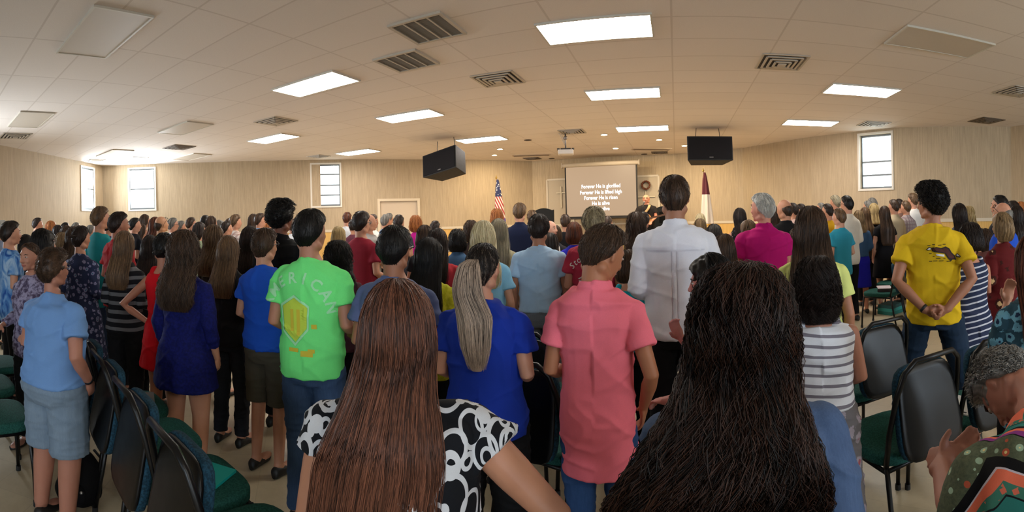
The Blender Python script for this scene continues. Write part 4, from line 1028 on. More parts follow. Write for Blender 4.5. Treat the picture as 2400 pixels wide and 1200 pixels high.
# ---- back rows. (px, top, distance, turn, build, hair, colour, top, cloth, label)
def far(rows, group):
    for row in rows:
        px, top, r, v, sx, hr, hc, tk, cl, lab = row[:10]; o = dict(row[10]) if len(row) > 10 else {}
        m = cl if not isinstance(cl, str) else P_(cl)
        b = o.pop('bot', ('pants', BLK)); o.setdefault('arms', 'front' if r < 8 else 'down')
        if 'dress' in tk: b = None
        pr(px, top, r, v, sx, hr, hc, (tk, m), b, lab, group=group, **o)
far([
 (4, 516, 6.6, -55, 'f', 'short', 'white', 'tee', '8a93a8', 'white-haired woman cut by the left edge of the photo'),
 (62, 549, 5.6, -55, 'f', 'bob', 'black', 'tee', '2b2b33', 'small dark-haired person between the tie-dye shirt and the black curly hair'),
 (88, 510, 9.2, -72, 'm', 'short', 'dbrown', 'long', 'b79fd6', 'bearded man in a lavender shirt by the left wall'),
 (120, 517, 9.0, -60, 'f', 'bob', 'ginger', 'tee', '9a8a78', 'red-blond woman right of the lavender shirt'),
 (136, 527, 8.0, -45, 'f', 'long', 'dbrown', 'tee', '34405a', 'dark-haired woman in the left back row below the lavender shirt'),
 (153, 521, 10.0, -55, 'm', 'short', 'black', 'tee', '3a3a40', 'man with black hair showing just over the left back row'),
 (156, 528, 7.0, -45, 'f', 'mid', 'brown', 'tee', '4a3a3a', 'brown-haired woman in the left back row, in front of the black-haired man'),
 (178, 521, 9.6, -55, 'm', 'crop', 'grey', 'tee', '77808a', 'man with cropped grey hair in the left back row'),
 (147, 545, 5.9, -40, 'f', 'wavy', 'dblond', 'tee', '6a6a70', 'woman with wavy dark blond hair behind the floral dress'),
 (172, 530, 5.9, -38, 'f', 'vlong', 'brown', 'tee', '5a4a4a', 'woman with long brown hair left of the pinned-up hair'),
 (212, 527, 8.6, -50, 'm', 'short', 'grey', 'tee', '6a727a', 'grey-haired man glimpsed left of the teal t-shirt'),
 (256, 508, 7.0, -50, 'm', 'short', 'dbrown', 'tee', '2c3360', 'man in a navy shirt glimpsed between the teal and red shirts'),
 (316, 510, 7.6, -72, 'm', 'short', 'black', 'polo', '1a1c24', 'man with a dark beard in a black polo shirt by the bright corner window'),
 (340, 502, 9.6, -68, 'f', 'mid', 'brown', 'tee', '7d8f82', 'long-haired person in a sage green shirt in front of the bright window'),
 (333, 525, 8.4, -66, 'f', 'mid', 'brown', 'tee', '5a3a3c', 'woman with glasses right of the black polo shirt', dict(glass=True)),
 (375, 506, 6.6, -62, 'm', 'balding', 'brown', 'tee', 'd8c35a', 'bald man in a yellow shirt with sunglasses on top of his head', dict(shade_up=True, sk='d09a74', head=(0, 8, 0))),
 (364, 508, 7.6, -50, 'f', 'long', 'auburn', 'tee', '6ea6dc', 'auburn-haired woman in a light blue shirt behind the bald man in yellow'),
 (405, 510, 8.2, -62, 'm', 'short', 'grey', 'polo', 'e8e8ea', 'grey-haired man with glasses in a white polo shirt', dict(glass=True)),
 (424, 517, 8.9, -62, 'f', 'short', 'grey', 'tee', 'd0cdc8', 'short-haired older woman right of the white polo shirt'),
 (448, 509, 8.9, -58, 'm', 'short', 'brown', 'long', 'dcd8cc', 'young man with glasses in a cream shirt on the left', dict(glass=True)),
 (468, 520, 7.2, -58, 'f', 'bob', 'dbrown', 'tee', '9aa88a', 'woman with a dark bob in a pale green top'),
 (481, 504, 10.0, -52, 'm', 'short', 'black', 'tee', '5a5048', 'dark-skinned man behind the woman with the dark bob', dict(sk='6a4433')),
 (496, 506, 8.2, -52, 'f', 'mid', 'brown', 'tee', '6a5a50', 'brown-haired woman with hair to the shoulders, left of the plaid shirt'),
 (516, 516, 9.4, -55, 'f', 'curlybob', 'grey', 'tee', '8a8480', 'woman with curly grey hair in the left back row'),
 (531, 518, 7.4, -62, 'm', 'short', 'dbrown', 'tee', '54648e', 'boy in a grey-blue t-shirt in front of the plaid shirt'),
 (538, 511, 9.9, -62, 'f', 'short', 'brown', 'tee', 'b09a88', 'short-haired woman in glasses behind the boy in grey-blue', dict(glass=True)),
 (552, 502, 8.0, -66, 'm', 'thick', 'lbrown', 'polo', cloth('plaid', 'd8ccc4', '8a5a58', '9a7068', .075), 'man in a white and red plaid shirt with folded arms', dict(arms='cross')),
 (594, 501, 9.0, -40, 'f', 'long', 'brown', 'tee', '5a4a48', 'woman with long brown hair left of the bearded man in light blue'),
 (610, 499, 8.4, -66, 'm', 'short', 'brown', 'polo', '7ba3cf', 'bearded man in a light blue shirt on the left'),
 (629, 518, 9.3, -62, 'f', 'short', 'ginger', 'tee', 'c0a090', 'person with short ginger hair behind the boy in bright blue'),
 (688, 512, 7.8, -30, 'm', 'short', 'brown', 'polo', 'e6e6ea', 'man in a white shirt glimpsed between the black polo and the lime green shirt'),
], 'congregation at the left')
far([
 (794, 530, 6.2, -24, 'f', 'bob', 'blond', 'tee', 'e0d8d0', 'older woman with short blond hair and glasses', dict(glass=True)),
 (814, 497, 9.4, -25, 'm', 'short', 'auburn', 'tee', 'e4e6ea', 'man with reddish brown hair in a white shirt, left of the maroon t-shirt'),
 (828, 513, 8.2, -20, 'f', 'short', 'dbrown', 'tee', '6a3848', 'person in a plum shirt just left of the maroon t-shirt'),
 (866, 502, 6.2, -58, 'm', 'balding', 'grey', 'tee', 'b0aca8', 'bearded man in a light grey shirt right of the maroon t-shirt'),
 (874, 502, 8.0, -50, 'm', 'short', 'brown', 'polo', 'ece8e0', 'man with brown hair in a white polo shirt near the door'),
 (904, 502, 8.4, -35, 'm', 'short', 'grey', 'polo', '6f8fb8', 'grey-haired man in a blue shirt in front of the door'),
 (912, 499, 10.4, -35, 'm', 'short', 'grey', 'tee', '9a948c', 'farthest grey-haired man in front of the door'),
 (935, 503, 7.3, -28, 'm', 'short', 'dbrown', 'tee', '3a3a44', 'man with dark hair in front of the door frame'),
 (975, 505, 8.3, -20, 'f', 'curlybob', 'ginger', 'tee', 'c01c90', 'woman with curly strawberry hair in a magenta top'),
 (1020, 517, 7.3, -30, 'm', 'short', 'dbrown', 'tee', 'ece6e0', 'dark-haired man in a white t-shirt behind the coral red t-shirt', dict(glass=True)),
 (1105, 517, 6.0, -8, 'f', 'curlybob', 'brown', 'tee', '3a2c28', 'woman with curly brown hair left of the pale blond hair'),
 (1165, 489, 8.6, -10, 'f', 'curlybob', 'ginger', 'tee', 'a08060', 'person with fuzzy ginger hair below the striped flag'),
 (1218, 475, 6.5, -14, 'm', 'thick', 'lbrown', 'polo', '18203c', 'man in a navy polo shirt with light brown hair', dict(arms='front')),
 (1247, 492, 8.0, -14, 'm', 'short', 'lbrown', 'tee', '6a5a4a', 'person with greying brown hair right of the navy polo shirt'),
 (1288, 516, 6.4, -120, 'm', 'balding', 'pblond', 'tee', 'e0dcd8', 'toddler with a nearly bald head facing right', dict(hs=1.12, face=True, sk='d8a48c')),
 (1325, 502, 7.2, -8, 'f', 'bun', 'brown', 'tee', '1c1c20', 'woman with pinned-up brown hair in a black top'),
 (1424, 507, 7.4, -30, 'm', 'short', 'brown', 'tee', '8a7a6a', 'brown-haired man right of the blond young man'),
 (1508, 496, 6.3, -6, 'f', 'short', 'dbrown', 'tee', 'd05a78', 'person with short dark hair in a pink top below the guitarist'),
 (1302, 528, 6.8, -6, 'f', 'bob', 'brown', 'tee', '2a2a30', 'brown-haired child behind the woman in the flowered dress'),
], 'congregation in the middle')
far([
 (1857, 475, 8.0, 60, 'm', 'short', 'dbrown', 'tee', 'c8a8a0', 'man in profile left of the long brown hair and pale lime t-shirt'),
 (1877, 477, 8.8, 60, 'f', 'short', 'dbrown', 'tee', 'd8d0cc', 'dark-haired person in profile touching the left of the long brown hair'),
 (1924, 475, 9.8, 60, 'm', 'crop', 'grey', 'tee', '8a8a90', 'man with cropped grey hair far behind the pale lime t-shirt'),
 (1939, 477, 7.2, 50, 'm', 'crop', 'dbrown', 'tee', 'e0b020', 'young man in a golden yellow shirt right of the long brown hair'),
 (1957, 457, 9.0, 52, 'm', 'thick', 'gblond', 'long', cloth('plaid', 'd8c8d0', 'b06a80', '8a8ab0', .07), 'grey-blond man in a pink plaid shirt at the right wall'),
 (1984, 458, 7.1, 46, 'm', 'short', 'black', 'long', 'd8cfc0', 'black-haired man in an untucked cream shirt', dict(glass=True)),
 (1966, 488, 6.2, 48, 'm', 'short', 'lbrown', 'tee', '2f93ac', 'boy in a teal shirt in front of the cream shirt'),
 (2034, 470, 8.8, 50, 'm', 'short', 'grey', 'tee', '8f8a84', 'grey-haired man left of another taller grey head under the right window'),
 (2044, 463, 9.4, 50, 'm', 'short', 'grey', 'tee', '70706e', 'taller grey-haired man under the right window'),
 (2012, 493, 7.5, 12, 'f', 'mid', 'dblond', 'jacket', cloth('denim', '263f60', '3f6288'), 'girl in a denim jacket and a bright blue skirt standing by the aisle', dict(arms='front', bot=('skirt', P_('1c1a9c')), part=True, sk='c98c6e', strands=600)),
 (2027, 485, 8.2, 14, 'f', 'vlong', 'lbrown', 'tee', '4a4038', 'woman with long brown hair just behind the girl in denim'),
 (2047, 476, 8.4, 24, 'f', 'mid', 'blond', 'dress', cloth('floral', '15131a', 'd8c8c8', 'a08a90', 18.0, .28), 'blond woman in a black dress with white flowers', dict(hem=.55, sk='b98066')),
 (2072, 482, 8.0, 24, 'f', 'vlong', 'brown', 'dress', '17171c', 'woman with long brown hair in a black dress right of the flowered dress', dict(hem=.55)),
 (2094, 467, 8.2, 50, 'm', 'short', 'brown', 'long', 'b8a688', 'man with short brown hair in a tan shirt on the right'),
 (2107, 466, 9.3, 50, 'm', 'short', 'dbrown', 'tee', '8a6a60', 'dark-haired man partly hidden by the man in the tan shirt'),
 (2122, 470, 8.6, 50, 'm', 'short', 'lbrown', 'polo', cloth('plaid', 'a89a98', '6a5a60', '8a7078', .06), 'boy in a greyish plaid shirt right of the tan shirt'),
 (2139, 452, 8.7, 50, 'm', 'thick', 'lbrown', 'tee', 'e6e2dc', 'tall boy in a white t-shirt left of the man in yellow'),
 (2247, 476, 5.9, 30, 'f', 'vlong', 'dbrown', 'tee', '4a5260', 'woman with long dark hair right behind the man in yellow', dict(strands=500)),
 (2269, 483, 7.4, 22, 'f', 'wavy', 'blond', 'tee', '4a2a2c', 'woman with wavy blond hair against the right wall'),
 (2304, 536, 4.9, 40, 'f', 'curlybob', 'brown', 'tee', '6a4038', 'brown curly-haired woman between the striped dress and the red dress'),
 (2374, 470, 6.8, 45, 'm', 'short', 'dbrown', 'tee', '33302e', 'dark-haired man right of the bald man'),
 (2381, 480, 5.8, 35, 'f', 'vlong', 'dbrown', 'tee', '2c2a2e', 'woman with long dark hair near the right edge'),
 (2393, 472, 7.8, 50, 'm', 'short', 'ginger', 'tee', '5a4a40', 'ginger-haired person at the right edge'),
], 'congregation at the right')

# nobody stands inside somebody else: nudge overlapping neighbours nearer or farther along the row
def spread_people():
    P = [o for o in bpy.data.objects if o.parent is None and o.name.split('.')[0] == 'person' and o is not W45]
    pos = [np.array((o.location.x, o.location.y)) for o in P]; r0 = [np.hypot(*p) for p in pos]; f = [1.0] * len(P)
    fixed = {id(W24), id(W34), id(W25), id(W31), id(W32), id(W17), id(W38), id(W33)}
    for _ in range(400):
        moved = False
        for i in range(len(P)):
            for j in range(i + 1, len(P)):
                a, b = pos[i] * f[i], pos[j] * f[j]; need = .48 if min(r0[i], r0[j]) < 5 else .46
                if np.hypot(*(a - b)) < need:
                    near, farr = (i, j) if r0[i] * f[i] < r0[j] * f[j] else (j, i)
                    if id(P[farr]) not in fixed and f[farr] < (1.3 if r0[farr] > 4 else 1.15): f[farr] *= 1.006; moved = True
                    if id(P[near]) not in fixed and f[near] > (.8 if r0[near] > 4 else .93): f[near] *= .997; moved = True
        if not moved: break
    for o, k in zip(P, f):
        if abs(k - 1) < 1e-4: continue
        # the head keeps its place in the row of heads: stature follows the distance
        h = o.scale.z * 1.77; h2 = CAMZ + (h - CAMZ) * k; q = h2 / h
        o.location.x *= k; o.location.y *= k; o.scale = o.scale * q
spread_people()

# ================================================================ chairs
M_seat = cloth('mottle', '1a4640', '285e55', 120.0); M_seat_b = cloth('mottle', '16303f', '22485c', 120.0)
M_black = plain('070708', .35, 0.0, .35); M_vinyl = plain('050607', .6, 0.0, .25)
def rounded_pad(w, d, h, n=40, p=4.0, crown=.3, taper=1.0):
    """soft cushion lying in the XY plane"""
    mb = MB(); R = []
    for k in np.linspace(-1, 1, 9):
        s = (1 - abs(k) ** 3) ** .33 if abs(k) < 1 else 0; s = max(s, .0); q = .90 + .10 * s if abs(k) < .999 else .86
        a = np.linspace(0, 2 * PI, n, endpoint=False); c, sn = np.cos(a), np.sin(a); m = (np.abs(c) ** p + np.abs(sn) ** p) ** (-1 / p)
        x = c * m * w / 2 * q; y = sn * m * d / 2 * q; x = x * (1 + (taper - 1) * (y / d + .5)); R.append(np.stack([x, y, np.full(n, k * h / 2)], 1))
    mb.loft(R); return mb
def make_chair():
    t = empty('stacking_chair')
    s = rounded_pad(.45, .44, .06); s.v = [v + np.array((0, .02, .455)) for v in s.v]; s.build('seat', M_seat, t, smooth=True)
    M1 = Matrix.Translation((0, -.235, .68)) @ Matrix.Rotation(math.radians(90 - 12), 4, 'X')
    def tr(mb, Mx): A = np.array(Mx); mb.v = [v @ A[:3, :3].T + A[:3, 3] for v in mb.v]
    b = rounded_pad(.40, .42, .045, p=5.0, taper=.88); tr(b, M1); b.build('backrest', M_seat_b, t, smooth=True)
    f = MB(); pts = [(-.205, -.18, .44), (-.212, -.215, .60), (-.198, -.255, .78), (-.172, -.282, .885), (-.12, -.294, .93), (.12, -.294, .93), (.172, -.282, .885), (.198, -.255, .78), (.212, -.215, .60), (.205, -.18, .44)]
    f.tube(pts, .0135, 10); sh = rounded_pad(.39, .41, .02, p=5.0, taper=.88); tr(sh, Matrix.Translation((0, -.262, .68)) @ Matrix.Rotation(math.radians(90 - 12), 4, 'X')); f.add(np.concatenate(sh.v), sh.f)
    f.build('back_frame', M_black, t, smooth=True)
    g = MB(); g.tube([(-.205, -.18, .42), (.205, -.18, .42)], .011, 8); g.tube([(-.205, .20, .42), (.205, .20, .42)], .011, 8)
    for x in (-.205, .205): g.tube([(x, -.19, .42), (x, .21, .42)], .011, 8)
    g.build('seat_frame', M_black, t, smooth=True)
    for x in (-1, 1):
        l = MB(); l.tube([(x * .205, .20, .425), (x * .212, .225, .20), (x * .215, .235, .012)], .0125, 10); o = l.build('leg', M_black, t, smooth=True)
        q = MB(); q.tube([(x * .215, .235, 0), (x * .215, .235, .03)], .017, 10); q.build('foot_cap', plain('1a1a1c', .7), o)
        l = MB(); l.tube([(x * .205, -.185, .44), (x * .212, -.225, .22), (x * .215, -.27, .012)], .0125, 10); o = l.build('leg', M_black, t, smooth=True)
        q = MB(); q.tube([(x * .215, -.27, 0), (x * .215, -.27, .03)], .017, 10); q.build('foot_cap', plain('1a1a1c', .7), o)
    return t
CH = make_chair(); USED = [False]; CHAIRS = []
def chair_xy(x, y, ang, label, group='stacking chairs'):
    c = CH if not USED[0] else copy_tree(CH); USED[0] = True
    c.location = (x, y, 0); c.rotation_euler = (0, 0, ang); tag(c, label, 'chair', group); CHAIRS.append(c); return c
def chair(px, r, v, label):
    p = at_r(px, Y0, r); return chair_xy(p.x, p.y, -(px - X0) / F + math.radians(v), label)
# the near row on the left, seen from behind, running away to the left
def row_chair(x, y, az, label): return chair_xy(x + .06, y + .11, math.radians(-az), label)
CA = row_chair(-.976, 1.318, 28, 'nearest black and teal chair at the bottom left, cut by the bottom of the photo')
CB = row_chair(-1.41, 1.55, 28, 'chair with a turquoise folder on its seat, second nearest of the left diagonal row')
CC = row_chair(-1.85, 1.79, 28, 'third chair of the left diagonal row')
CD = row_chair(-2.29, 2.03, 28, 'farthest chair of the left diagonal row, behind the woman in the light blue t-shirt')
chair(-32, 2.98, -80, 'chair with a green seat at the left edge, nearest of the three'); chair(-52, 3.55, -80, 'chair at the left edge, middle of three')
chair(-26, 4.1, -80, 'chair at the left edge, farthest of three')
chair(1285, 2.5, -34, 'chair with its back to us between the royal blue t-shirt and the pink polo shirt')
CF = chair(1246, 3.1, -20, 'green-seated chair just beyond the nearest middle chair')
chair(1312, 4.3, -10, 'small-looking chair right of the faded grey jeans')
CHR = chair(2088, 2.42, 40, 'black chair with its back to us in the right foreground, beside the floral skirt')
CS = chair(2248, 2.70, 44, 'chair holding a printed leaflet on its seat')
chair(2006, 3.15, 38, 'chair beyond the woman in the striped sleeveless top')
CU = chair(2066, 6.7, 70, 'chair with papers on its seat, beside the girl in denim'); chair(2092, 7.5, 70, 'chair next to the one with papers, partly behind the man in yellow')
seatp = at_r(2360, Y0, 1.1)

def local(c, x, y, z):
    a = c.rotation_euler.z; return (c.location.x + x * math.cos(a) - y * math.sin(a), c.location.y + x * math.sin(a) + y * math.cos(a), z), a
def on_chair(mb, c, x, y, z, rz, name, mat, **k):
    p, a = local(c, x, y, z); o = mb.build(name, mat, **k); o.location = p; o.rotation_euler = (0, 0, a + rz); return o
m = MB(); m.box((0, 0, .006), (.23, .30, .012)); on_chair(m, CB, .02, .03, .487, .5, 'folder', plain('18a8a0', .5), label='turquoise folder lying on the second chair of the left row', cat='folder')
m = MB(); m.box((0, 0, .004), (.22, .29, .008)); o = on_chair(m, CS, 0, .03, .487, .3, 'leaflet', plain('d8d6d2', .5), label='white printed leaflet on the right foreground chair', cat='leaflet')
m = MB(); m.box((0, .09, .0085), (.18, .045, .001)); m.box((-.09, .0, .0085), (.012, .20, .001)); m.build('leaflet_print', plain('20242c', .6), o)
m = MB(); m.box((0, 0, .012), (.20, .26, .024)); on_chair(m, CD, 0, .05, .487, -.3, 'booklet', plain('6f6e6a', .6), label='grey booklet on the farthest chair of the left diagonal row', cat='booklet')
m = MB(); m.box((0, 0, .02), (.24, .17, .04)); o = on_chair(m, CU, 0, -.02, .487, .3, 'hymn_book', plain('4a3f44', .5), label='dark book on the aisle chair by the denim jacket girl', cat='book')
m = MB(); m.box((0, 0, .004), (.25, .19, .008)); on_chair(m, CU, 0, -.02, .528, .45, 'paper_sheets', plain('d6c8ce', .6), label='pinkish paper sheets lying on the dark book', cat='paper')
p = at_z(2064, 733, .0); 
for k, c_ in enumerate(('1d6b62', '2f8f88', '1a4d50')):
    m = MB(); m.box((0, 0, .025), (.34, .26, .048)); o = m.build('book_box', plain(c_, .6), label=['dark green book lying at the bottom of the floor stack under the aisle chair', 'teal book in the middle of the floor stack', 'topmost dark teal book of the floor stack'][k], cat='book'); o.location = (p.x + .10, p.y - .12, .05 * k); o.rotation_euler.z = .2 + .06 * k
# black backpack on the floor at the left
p = at_z(188, 1172, 0); o = empty('backpack', (p.x, p.y, 0), .5, label='black backpack on the floor behind the left diagonal row', cat='bag'); o.scale = (.82,) * 3
m = MB(); m.ball((0, 0, .17), (.17, .13, .19)); m.ball((0, -.03, .10), (.18, .14, .11)); b = place(finish(m, .012, 6, 'bag', .004), 'bag_body', cloth('plain', '0d0d10'), o)
m = MB(); m.ball((0, -.13, .11), (.11, .05, .08)); place(finish(m, .01, 4, 'pocket', .002), 'pocket', cloth('plain', '121216'), o)
for s_ in (-1, 1): m = MB(); m.tube([(s_ * .07, .11, .32), (s_ * .10, .19, .22), (s_ * .10, .17, .08)], .012, 8, flat=.5); m.build('shoulder_strap', plain('0c0c0e', .6), o, smooth=True)
m = MB(); m.tube([(-.03, .0, .345), (-.02, 0, .385), (.02, 0, .385), (.03, 0, .345)], .007, 8); m.build('handle', plain('0c0c0e', .6), o, smooth=True)
for s_ in (-1, 1): m = MB(); m.ball((s_ * .08, -.165, .15), .012); m.build('buckle', plain('b8b8b8', .3, .9), o)

# ================================================================ the stage
M_screen_glow = emit('dcb893', .66)  # projector light on the fabric, put into its material as emission
wn = seg_n(SW[0], SW[1]); wd = (SW[1] - SW[0]).normalized(); wa = math.atan2(wd.y, wd.x)
def stage_pt(px, py, off): return on_plane(px, py, SW[0] + wn * off, wn)
# raised platform
q = [SW[0] + wd * .3, SW[1] - wd * .3, SW[1] - wd * .3 + wn * 3.4, SW[0] + wd * .3 + wn * 3.4]
m = MB(); m.hexa([(p.x, p.y, 0) for p in q], [(p.x, p.y, .42) for p in q]); tag(m.build('trim_7', plain('8a7658', .7)), kind='structure')
A, B = stage_pt(1325, 392, .75), stage_pt(1491, 386, .75); bot = stage_pt(1341, 513, .75).z; w = (B - A).length; topz = (A.z + B.z) / 2; c = (A + B) / 2
r = empty('projection_screen', (c.x, c.y, bot), wa, label='large pull-down projection screen showing song lyrics at the front', cat='projection screen')
h = topz - bot
m = MB(); m.box((0, .012, h / 2), (w + .06, .006, h)); m.build('screen_border', plain('140f0d', .6), r)
m = MB(); m.box((0, 0, h / 2 + .04), (w - .04, .006, h - .06)); m.build('screen_fabric', M_screen_glow, r)
m = MB(); m.tube([(-w / 2 - .1, -.02, h + .06), (w / 2 + .1, -.02, h + .06)], .07, 16); m.box((-w / 2 - .1, -.02, h + .06), (.03, .16, .16)); m.box((w / 2 + .1, -.02, h + .06), (.03, .16, .16)); m.build('screen_case', plain('b8ab98', .6), r)
m = MB(); m.tube([(-w / 2 - .03, 0, 0), (w / 2 + .03, 0, 0)], .022, 10); m.build('bottom_bar', plain('120e0c', .5), r)
def text_mesh(body, size, fat=0.0, sx=1.0, align='CENTER', res=2):
    cu = bpy.data.curves.new('t', 'FONT'); cu.body = body; cu.size = size; cu.offset = fat; cu.align_x = align; cu.resolution_u = res; cu.fill_mode = 'BOTH'
    o = bpy.data.objects.new('t', cu); COL.objects.link(o); dg = bpy.context.evaluated_depsgraph_get(); me = bpy.data.meshes.new_from_object(o.evaluated_get(dg), depsgraph=dg)
    bpy.data.objects.remove(o); v = np.array([tuple(x.co) for x in me.vertices]); f = [tuple(p.vertices) for p in me.polygons]; v[:, 0] *= sx; return v, f
M_glow = emit('ffffff', 1.5)  # projected lettering, its light put in as emission
fabz = h
for line, py in (('Forever He is glorified', 435), ('Forever He is lifted high', 449), ('Forever He is risen', 462), ('He is alive', 475), ('He is alive', 488)):
    v, f = text_mesh(line, .172, .0038, .82); z = stage_pt(1408, py + 3, .75).z - bot; x = (stage_pt(1408, py, .75) - c).dot(wd)
    m = MB(); m.add(np.stack([v[:, 0] + x, np.full(len(v), -.006), v[:, 1] + z - .03], 1), f); m.build('lyric_line', M_glow, r)
# framed wall panels with crosses, wreath
M_pan = plain('d2c6b2', .5)
def wall_obj(name, parts, px, py, label, cat, off=.02):
    p = stage_pt(px, py, off); r = empty(name, tuple(p), wa, label=label, cat=cat)
    for nm, mb, mt in parts: mb.build(nm, mt, r)
    return r
def frame_panel(px0, py0, px1, py1, label):
    a, b = stage_pt(px0, py0, .01), stage_pt(px1, py1, .01); w = abs((b - a).dot(wd)); h = a.z - b.z; c = (a + b) / 2
    m = MB()
    for cx, cz_, sx, sz in ((0, h / 2, w, .06), (0, -h / 2, w, .06), (-w / 2, 0, .06, h), (w / 2, 0, .06, h)): m.box((cx, -.012, cz_), (sx, .03, sz))
    r = empty('wall_panel', (c.x, c.y, c.z), wa, label=label, cat='wall panel'); m.build('panel_moulding', M_pan, r)
    k = MB(); k.box((0, -.004, 0), (w, .008, h)); k.build('panel_field', plain('bcae98', .7), r); return c, r
frame_panel(1282, 422, 1345, 528, 'left framed wall panel with a cross, partly behind the screen')
frame_panel(1474, 414, 1546, 520, 'right framed wall panel under the wreath')
def cross(px, py, h, w, label, t=.035):
    m = MB(); m.box((0, -.03, 0), (t, .03, h)); m.box((0, -.03, h * .2), (w, .03, t)); wall_obj('wall_cross', [('cross_beams', m, plain('d8ccb0', .4))], px, py, label, 'cross')
cross(1316, 462, .72, .34, 'thin pale cross on the left wall panel'); cross(1514, 470, .62, .62, 'pale cross below the wreath')
m = MB(); m.box((0, -.03, 0), (1.0, .03, .03)); m.box((0, -.03, -.2), (.03, .03, .5)); wall_obj('wall_cross', [('cross_beams', m, plain('d8d0c0', .4))], 1440, 524, 'low pale cross below the projection screen', 'cross')
p = stage_pt(1514, 434, .10); r = empty('wreath', tuple(p), wa, label='dark twig wreath on the wall right of the screen', cat='wreath')
m = MB(); R_ = random.Random(3)
for q in range(90):
    a = q / 90 * 2 * PI + R_.uniform(-.2, .2); b = a + R_.uniform(.3, .6); o1, o2 = R_.uniform(-.03, .03), R_.uniform(-.03, .03)
    m.tube([(math.cos(a) * (.125 + o1), R_.uniform(-.03, .03), math.sin(a) * (.125 + o1)), (math.cos((a + b) / 2) * .13, R_.uniform(-.03, .03), math.sin((a + b) / 2) * .13), (math.cos(b) * (.125 + o2), R_.uniform(-.02, .02), math.sin(b) * (.125 + o2))], .012, 5)
m.build('twigs', plain('4a2f1c', .8), r)
m = MB()
for q in range(14): a = q / 14 * 2 * PI; m.ball((math.cos(a) * .13, -.035, math.sin(a) * .13), .032, nu=8, nv=5)
m.build('dried_flower_ring', plain('6e3a20', .6), r)
# big black throne chairs
def throne(px, r_, label, w=.62, top=None):
    p = at_r(px, Y0, r_); z = .42; t = empty('throne_chair', (p.x, p.y, z), wa + PI * 0, label=label, cat='chair', group='black stage chairs'); ht = top - z
    n = 13; m = MB(); f_ = []; pts = []
    for i in range(n): x = -w / 2 + w * i / (n - 1); k = abs(x) / (w / 2); pts.append((x, ht - .10 * k ** 2 + (.05 if k > .93 else 0)))
    lo = [(x, .50) for x, _ in pts]
    for (x0, z0), (x1, z1) in zip(pts[:-1], pts[1:]): m.hexa([(x0, 0, .45), (x1, 0, .45), (x1, .08, .45), (x0, .08, .45)], [(x0, .03, z0), (x1, .03, z1), (x1, .11, z1), (x0, .11, z0)])
    m.build('backrest', M_vinyl, t); s = MB(); s.box((0, -.26, .42), (w - .04, .52, .12)); bevel(s.build('seat', M_vinyl, t), .03)
    for x in (-1, 1):
        a = MB(); a.tube([(x * w / 2, .04, .70), (x * w / 2, -.3, .70), (x * w / 2, -.5, .66)], .035, 8); a.tube([(x * w / 2, -.46, .66), (x * w / 2, -.46, .40)], .03, 8); a.build('armrest', M_vinyl, t, smooth=True)
        for y in (.03, -.48): l = MB(); l.tube([(x * (w / 2 - .05), y, 0), (x * (w / 2 - .05), y, .38)], .03, 8); l.build('leg', M_vinyl, t)
throne(1273, 14.2, 'black high-backed stage chair left of the screen', top=at_r(1273, 488, 14.2).z)
throne(1556, 15.2, 'black high-backed stage chair behind the guitarist', top=at_r(1556, 483, 15.2).z)
# flags
def flag(px, py_top, r_, stripes, label, side=1):
    p = at_r(px, py_top, r_); t = empty('flag_on_pole', (p.x, p.y, 0), -(px - X0) / F, label=label, cat='flag')
    H = p.z
    m = MB(); m.tube([(0, 0, .03), (0, 0, H - .06)], .014, 10); m.build('flag_pole', plain('8a6a34', .4), t, smooth=True)
    m = MB(); m.ball((0, 0, H - .05), .03); m.tube([(0, 0, H - .05), (0, 0, H + .05)], [.02, .003], 8); m.build('finial', plain('b89848', .3, .8), t, smooth=True)
    m = MB(); m.tube([(0, 0, 0), (0, 0, .05)], [.16, .12], 20); m.build('pole_base', plain('8a6a34', .4), t)
    # cloth hanging in folds from the top
    zs = np.linspace(H - .10, max(1.0, H - 1.55), 40); n = 36; R = []
    for z in zs:
        k = (zs[0] - z) / (zs[0] - zs[-1]); rr = .03 + .13 * k ** .8; a = np.linspace(0, 2 * PI, n, endpoint=False)
        q = rr * (1 + .28 * np.sin(a * 5 + k * 3)); R.append(np.stack([side * (.02 + rr * .35) + np.cos(a) * q, np.sin(a) * q * .7, np.full(n, z)], 1))
    m = MB(); m.loft(R); m.build('flag_cloth', stripes(H), t, smooth=True)
    m = MB(); R2 = [R[-1], R[-1] * np.array((1.04, 1.04, 1)) - np.array((0, 0, .05))]; m.loft(R2); m.build('flag_fringe', plain('c89a4a', .7), t, smooth=True)
def us(H):
    t = NT('striped_flag_cloth'); c = t.coord(); sp = t.n('SeparateXYZ', {0: c}); X, Z = sp.outputs[0], sp.outputs[2]
    d = t.math('ADD', t.math('MULTIPLY', X, 2.2), t.math('MULTIPLY', Z, 1.0)); s = t.math('LESS_THAN', t.math('FRACT', t.math('ADD', t.math('DIVIDE', d, .17), 20.0)), .5)
    st = t.mix(s, 'd8cfc4', 'a01c26'); v = t.n('TexVoronoi', {'Vector': c, 'Scale': 16.0}); can = t.mix(t.math('LESS_THAN', v.outputs['Distance'], .28), '1a2450', 'd8d4d0')
    hi = t.math('GREATER_THAN', Z, H - .62); lo = t.math('LESS_THAN', Z, H - 1.28); col = t.mix(hi, st, can); col = t.mix(lo, col, '3a3a90'); t.set('Base Color', col).set('Roughness', .7); return t.m
def chf(H):
    t = NT('white_flag_cloth'); c = t.coord(); sp = t.n('SeparateXYZ', {0: c}); t.set('Base Color', t.mix(t.math('GREATER_THAN', sp.outputs[2], H - .72), 'ddd2c4', '5c1c28')).set('Roughness', .7); return t.m
flag(1163, 413, 14.6, us, 'American flag hanging in folds on a pole at the left of the stage', 1)
